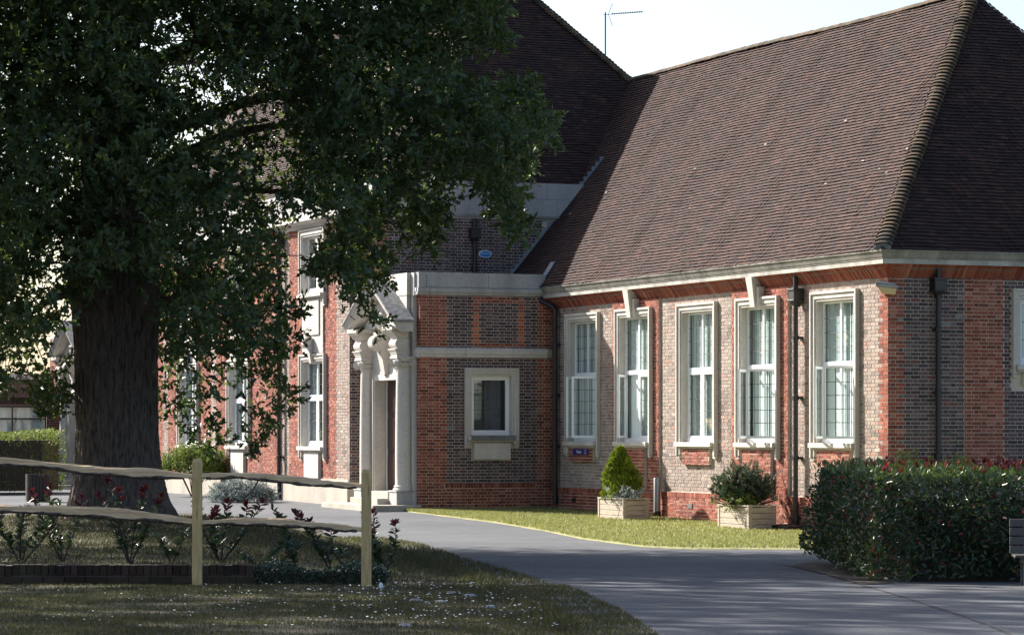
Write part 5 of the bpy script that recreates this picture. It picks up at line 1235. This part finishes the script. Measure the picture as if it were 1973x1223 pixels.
rail([(-110, 884), (0, 888), (70, 892), (140, 901), (200, 907), (290, 911), (376, 917)], .088, 1)
rail([(-110, 972), (0, 979), (90, 981), (180, 985), (280, 993), (376, 1004)], .100, 2)
rail([(384, 916), (470, 915), (540, 921), (620, 930), (702, 936)], .072, 3)
rail([(384, 1006), (460, 1003), (540, 1005), (620, 1012), (702, 1020)], .075, 4)
mb = MB(); mb.tube([(fx(498), -.05, fz(926)), (fx(486), -.06, fz(946)), (fx(463), -.07, fz(967))], [.009, .008, .004], 5); mb.build('split_splinter', 'bark', fence)
mb = MB()
for dx in (0, 6, 14, 22): mb.tube([(fx(135+dx), -.05, fz(912)), (fx(128+dx*1.3), -.07, fz(922+dx*.3))], [.006, .002], 4)
mb.build('bark_splinters', 'bark', fence)
# young photinia plants behind the fence
def shoot(px_, py_, H, seed, red, nst=4, Yd=34.2, spread=.25, label=None):
    rs = np.random.default_rng(seed); X = (px_-CX)/FPX*Yd; o = Vector((X, Yd, float(gz(Yd))+.03+float(mound(np.array(X), np.array(Yd))))); e = empty('young_photinia', o, 0, label, 'shrub', 'young photinias planted behind the low wall'); mb = MB(); A_ = {'photinia_leaf': [[], [], [], []], 'shaded_red_leaf': [[], [], [], []]}
    for s in range(nst):
        a_ = rs.uniform(0, 6.28); h = H*rs.uniform(.6, 1); tip = np.array([spread*math.cos(a_)*rs.uniform(.5, 1.5), spread*.7*math.sin(a_), h]); mid = tip*.5+np.array([rs.normal(0, .05), 0, .02]); mb.tube([(0, 0, -.02), tuple(mid), tuple(tip)], [.010, .007, .003], 5, caps=False)
        m_ = int(26+h*52); f = rs.uniform(.2, 1, m_)
        for ff in f:
            q = (1-ff)**2*np.zeros(3)+2*ff*(1-ff)*mid+ff*ff*tip; an = rs.uniform(0, 6.28); isr = red and ff > .86; L = A_['shaded_red_leaf' if isr else 'photinia_leaf']
            L[0].append(q); L[1].append((math.cos(an), math.sin(an)*.7, rs.uniform(.1, 1.1))); L[2].append((rs.normal(0, .6), -.6, .7)); L[3].append(rs.uniform(.055, .10))
        if red:
            for k in range(5): an = rs.uniform(0, 6.28); L = A_['shaded_red_leaf']; L[0].append(tip); L[1].append((math.cos(an)*.6, math.sin(an)*.5, .9)); L[2].append((0, -1, .2)); L[3].append(rs.uniform(.06, .09))
    mb.build('stem', 'twig', e)
    for k, nm in (('photinia_leaf', 'foliage'), ('shaded_red_leaf', 'red_leaves')):
        if A_[k][0]: leaves(nm, *[np.array(x) for x in A_[k]], OVAL, k, e)
lab = {0: 'leafy young photinia at the {} of the low wall', }
spec = [(40, .75, 61, 0, 6, .42, 'bushy green young photinia before the litter bin'), (120, .85, 62, 1, 4, .32, 'young photinia with red tips between the bin and the oak trunk'), (250, .90, 63, 1, 6, .36, 'young photinia with red tips in front of the oak trunk'), (330, .45, 64, 0, 3, .30, 'short sprawling young photinia by the flare of the oak trunk'),
        (425, .78, 65, 1, 6, .34, 'young photinia with red tips just past the tall fence post'), (510, .45, 66, 0, 4, .40, 'low sprawling green young photinia under the lower rail'), (575, .78, 67, 0, 3, .20, 'slender green young photinia rising above the lower rail'), (640, .66, 68, 1, 4, .30, 'young photinia with a red tip beside the short end post'), (690, .45, 69, 0, 3, .25, 'small green young photinia behind the short end post'), (735, .80, 70, 1, 4, .16, 'upright young photinia with red tips outside the short end post')]
for px_, H, sd, red, ns, spd, lb in spec: shoot(px_, 0, H, sd, red, ns, 34.0+.25*(sd % 3), spd, lb)
# bits of litter, stones
q = gp3(734, 1140); mb = MB(); mb.lathe((0, 0, 0), [(.010, 0), (.026, .01), (.022, .05), (.012, .065)], 7); mb.build('litter_scrap', 'litter_white', None, label='crumpled white paper scrap in the grass by the short end post', cat='litter', loc=q+Vector((0, 0, .03)))
for k, (x, y) in enumerate(((800, 1165), (822, 1170), (850, 1168), (905, 1155), (945, 1178), (780, 1215), (870, 1150))):
    q = gp3(x, y); mb = MB(); r_ = rnd.uniform(.03, .07); mb.lathe((0, 0, 0), [(r_*.9, -.01), (r_, .012), (r_*.6, .028)], 7)
    mb.build('flint_stone', 'grey_stone', None, label='small pale flint lying in the worn grass edge', cat='stone', group='flints in the worn grass edge', loc=q+Vector((0, 0, .03)), rz=k*1.1).scale = (1.4, .8, 1)
# ------------------------------------------------------------------ bench at the hedge
q = Vector(((1946-CX)/FPX*33.4, 33.4, float(gz(33.4)))); bench = empty('park_bench', q, R(-4), 'weathered grey slatted bench set against the hedge', 'bench')
for k in range(4): mb = MB(); mb.box((0, .02+.010*k, .36+.095*k), (1.6, .045+.010*k, .443+.095*k)); mb.build('back_slat', 'grey_wood', bench, bev=.006)
for k in range(4): mb = MB(); mb.box((.06, .07+.115*k, .31), (1.6, .17+.115*k, .34)); mb.build('seat_slat', 'grey_wood', bench, bev=.006)
for x in (.16, 1.45):
    mb = MB(); mb.box((x, .05, 0), (x+.07, .115, .72)); mb.box((x, .46, 0), (x+.07, .52, .31)); mb.box((x+.001, .116, .24), (x+.069, .459, .305)); mb.build('end_frame', 'grey_wood', bench, bev=.006)
# ------------------------------------------------------------------ trees added outside the picture, beyond the drive, to darken the pane reflections
r6 = np.random.default_rng(77); tc_ = []
for k in range(9):
    a_ = np.array([-48+2.7*k, 82+3.8*k, 5.0]); tc_.append(a_+unit(r6.normal(0, 1, (130, 3)))*r6.uniform(.6, 1, (130, 1))*np.array([5.5, 5.5, 5.2]))
tc_ = np.concatenate(tc_); p_, d_, n_, s_ = spray(tc_, np.full(len(tc_), .9), 18, .75, rs=r6)
leaves('reflected_trees', p_, d_, n_, s_, OVAL*np.array([1, 1.8, 1]), 'oak_leaf', None, kind='stuff', label='unseen belt of trees added to darken the window reflections', cat='reflected_trees')
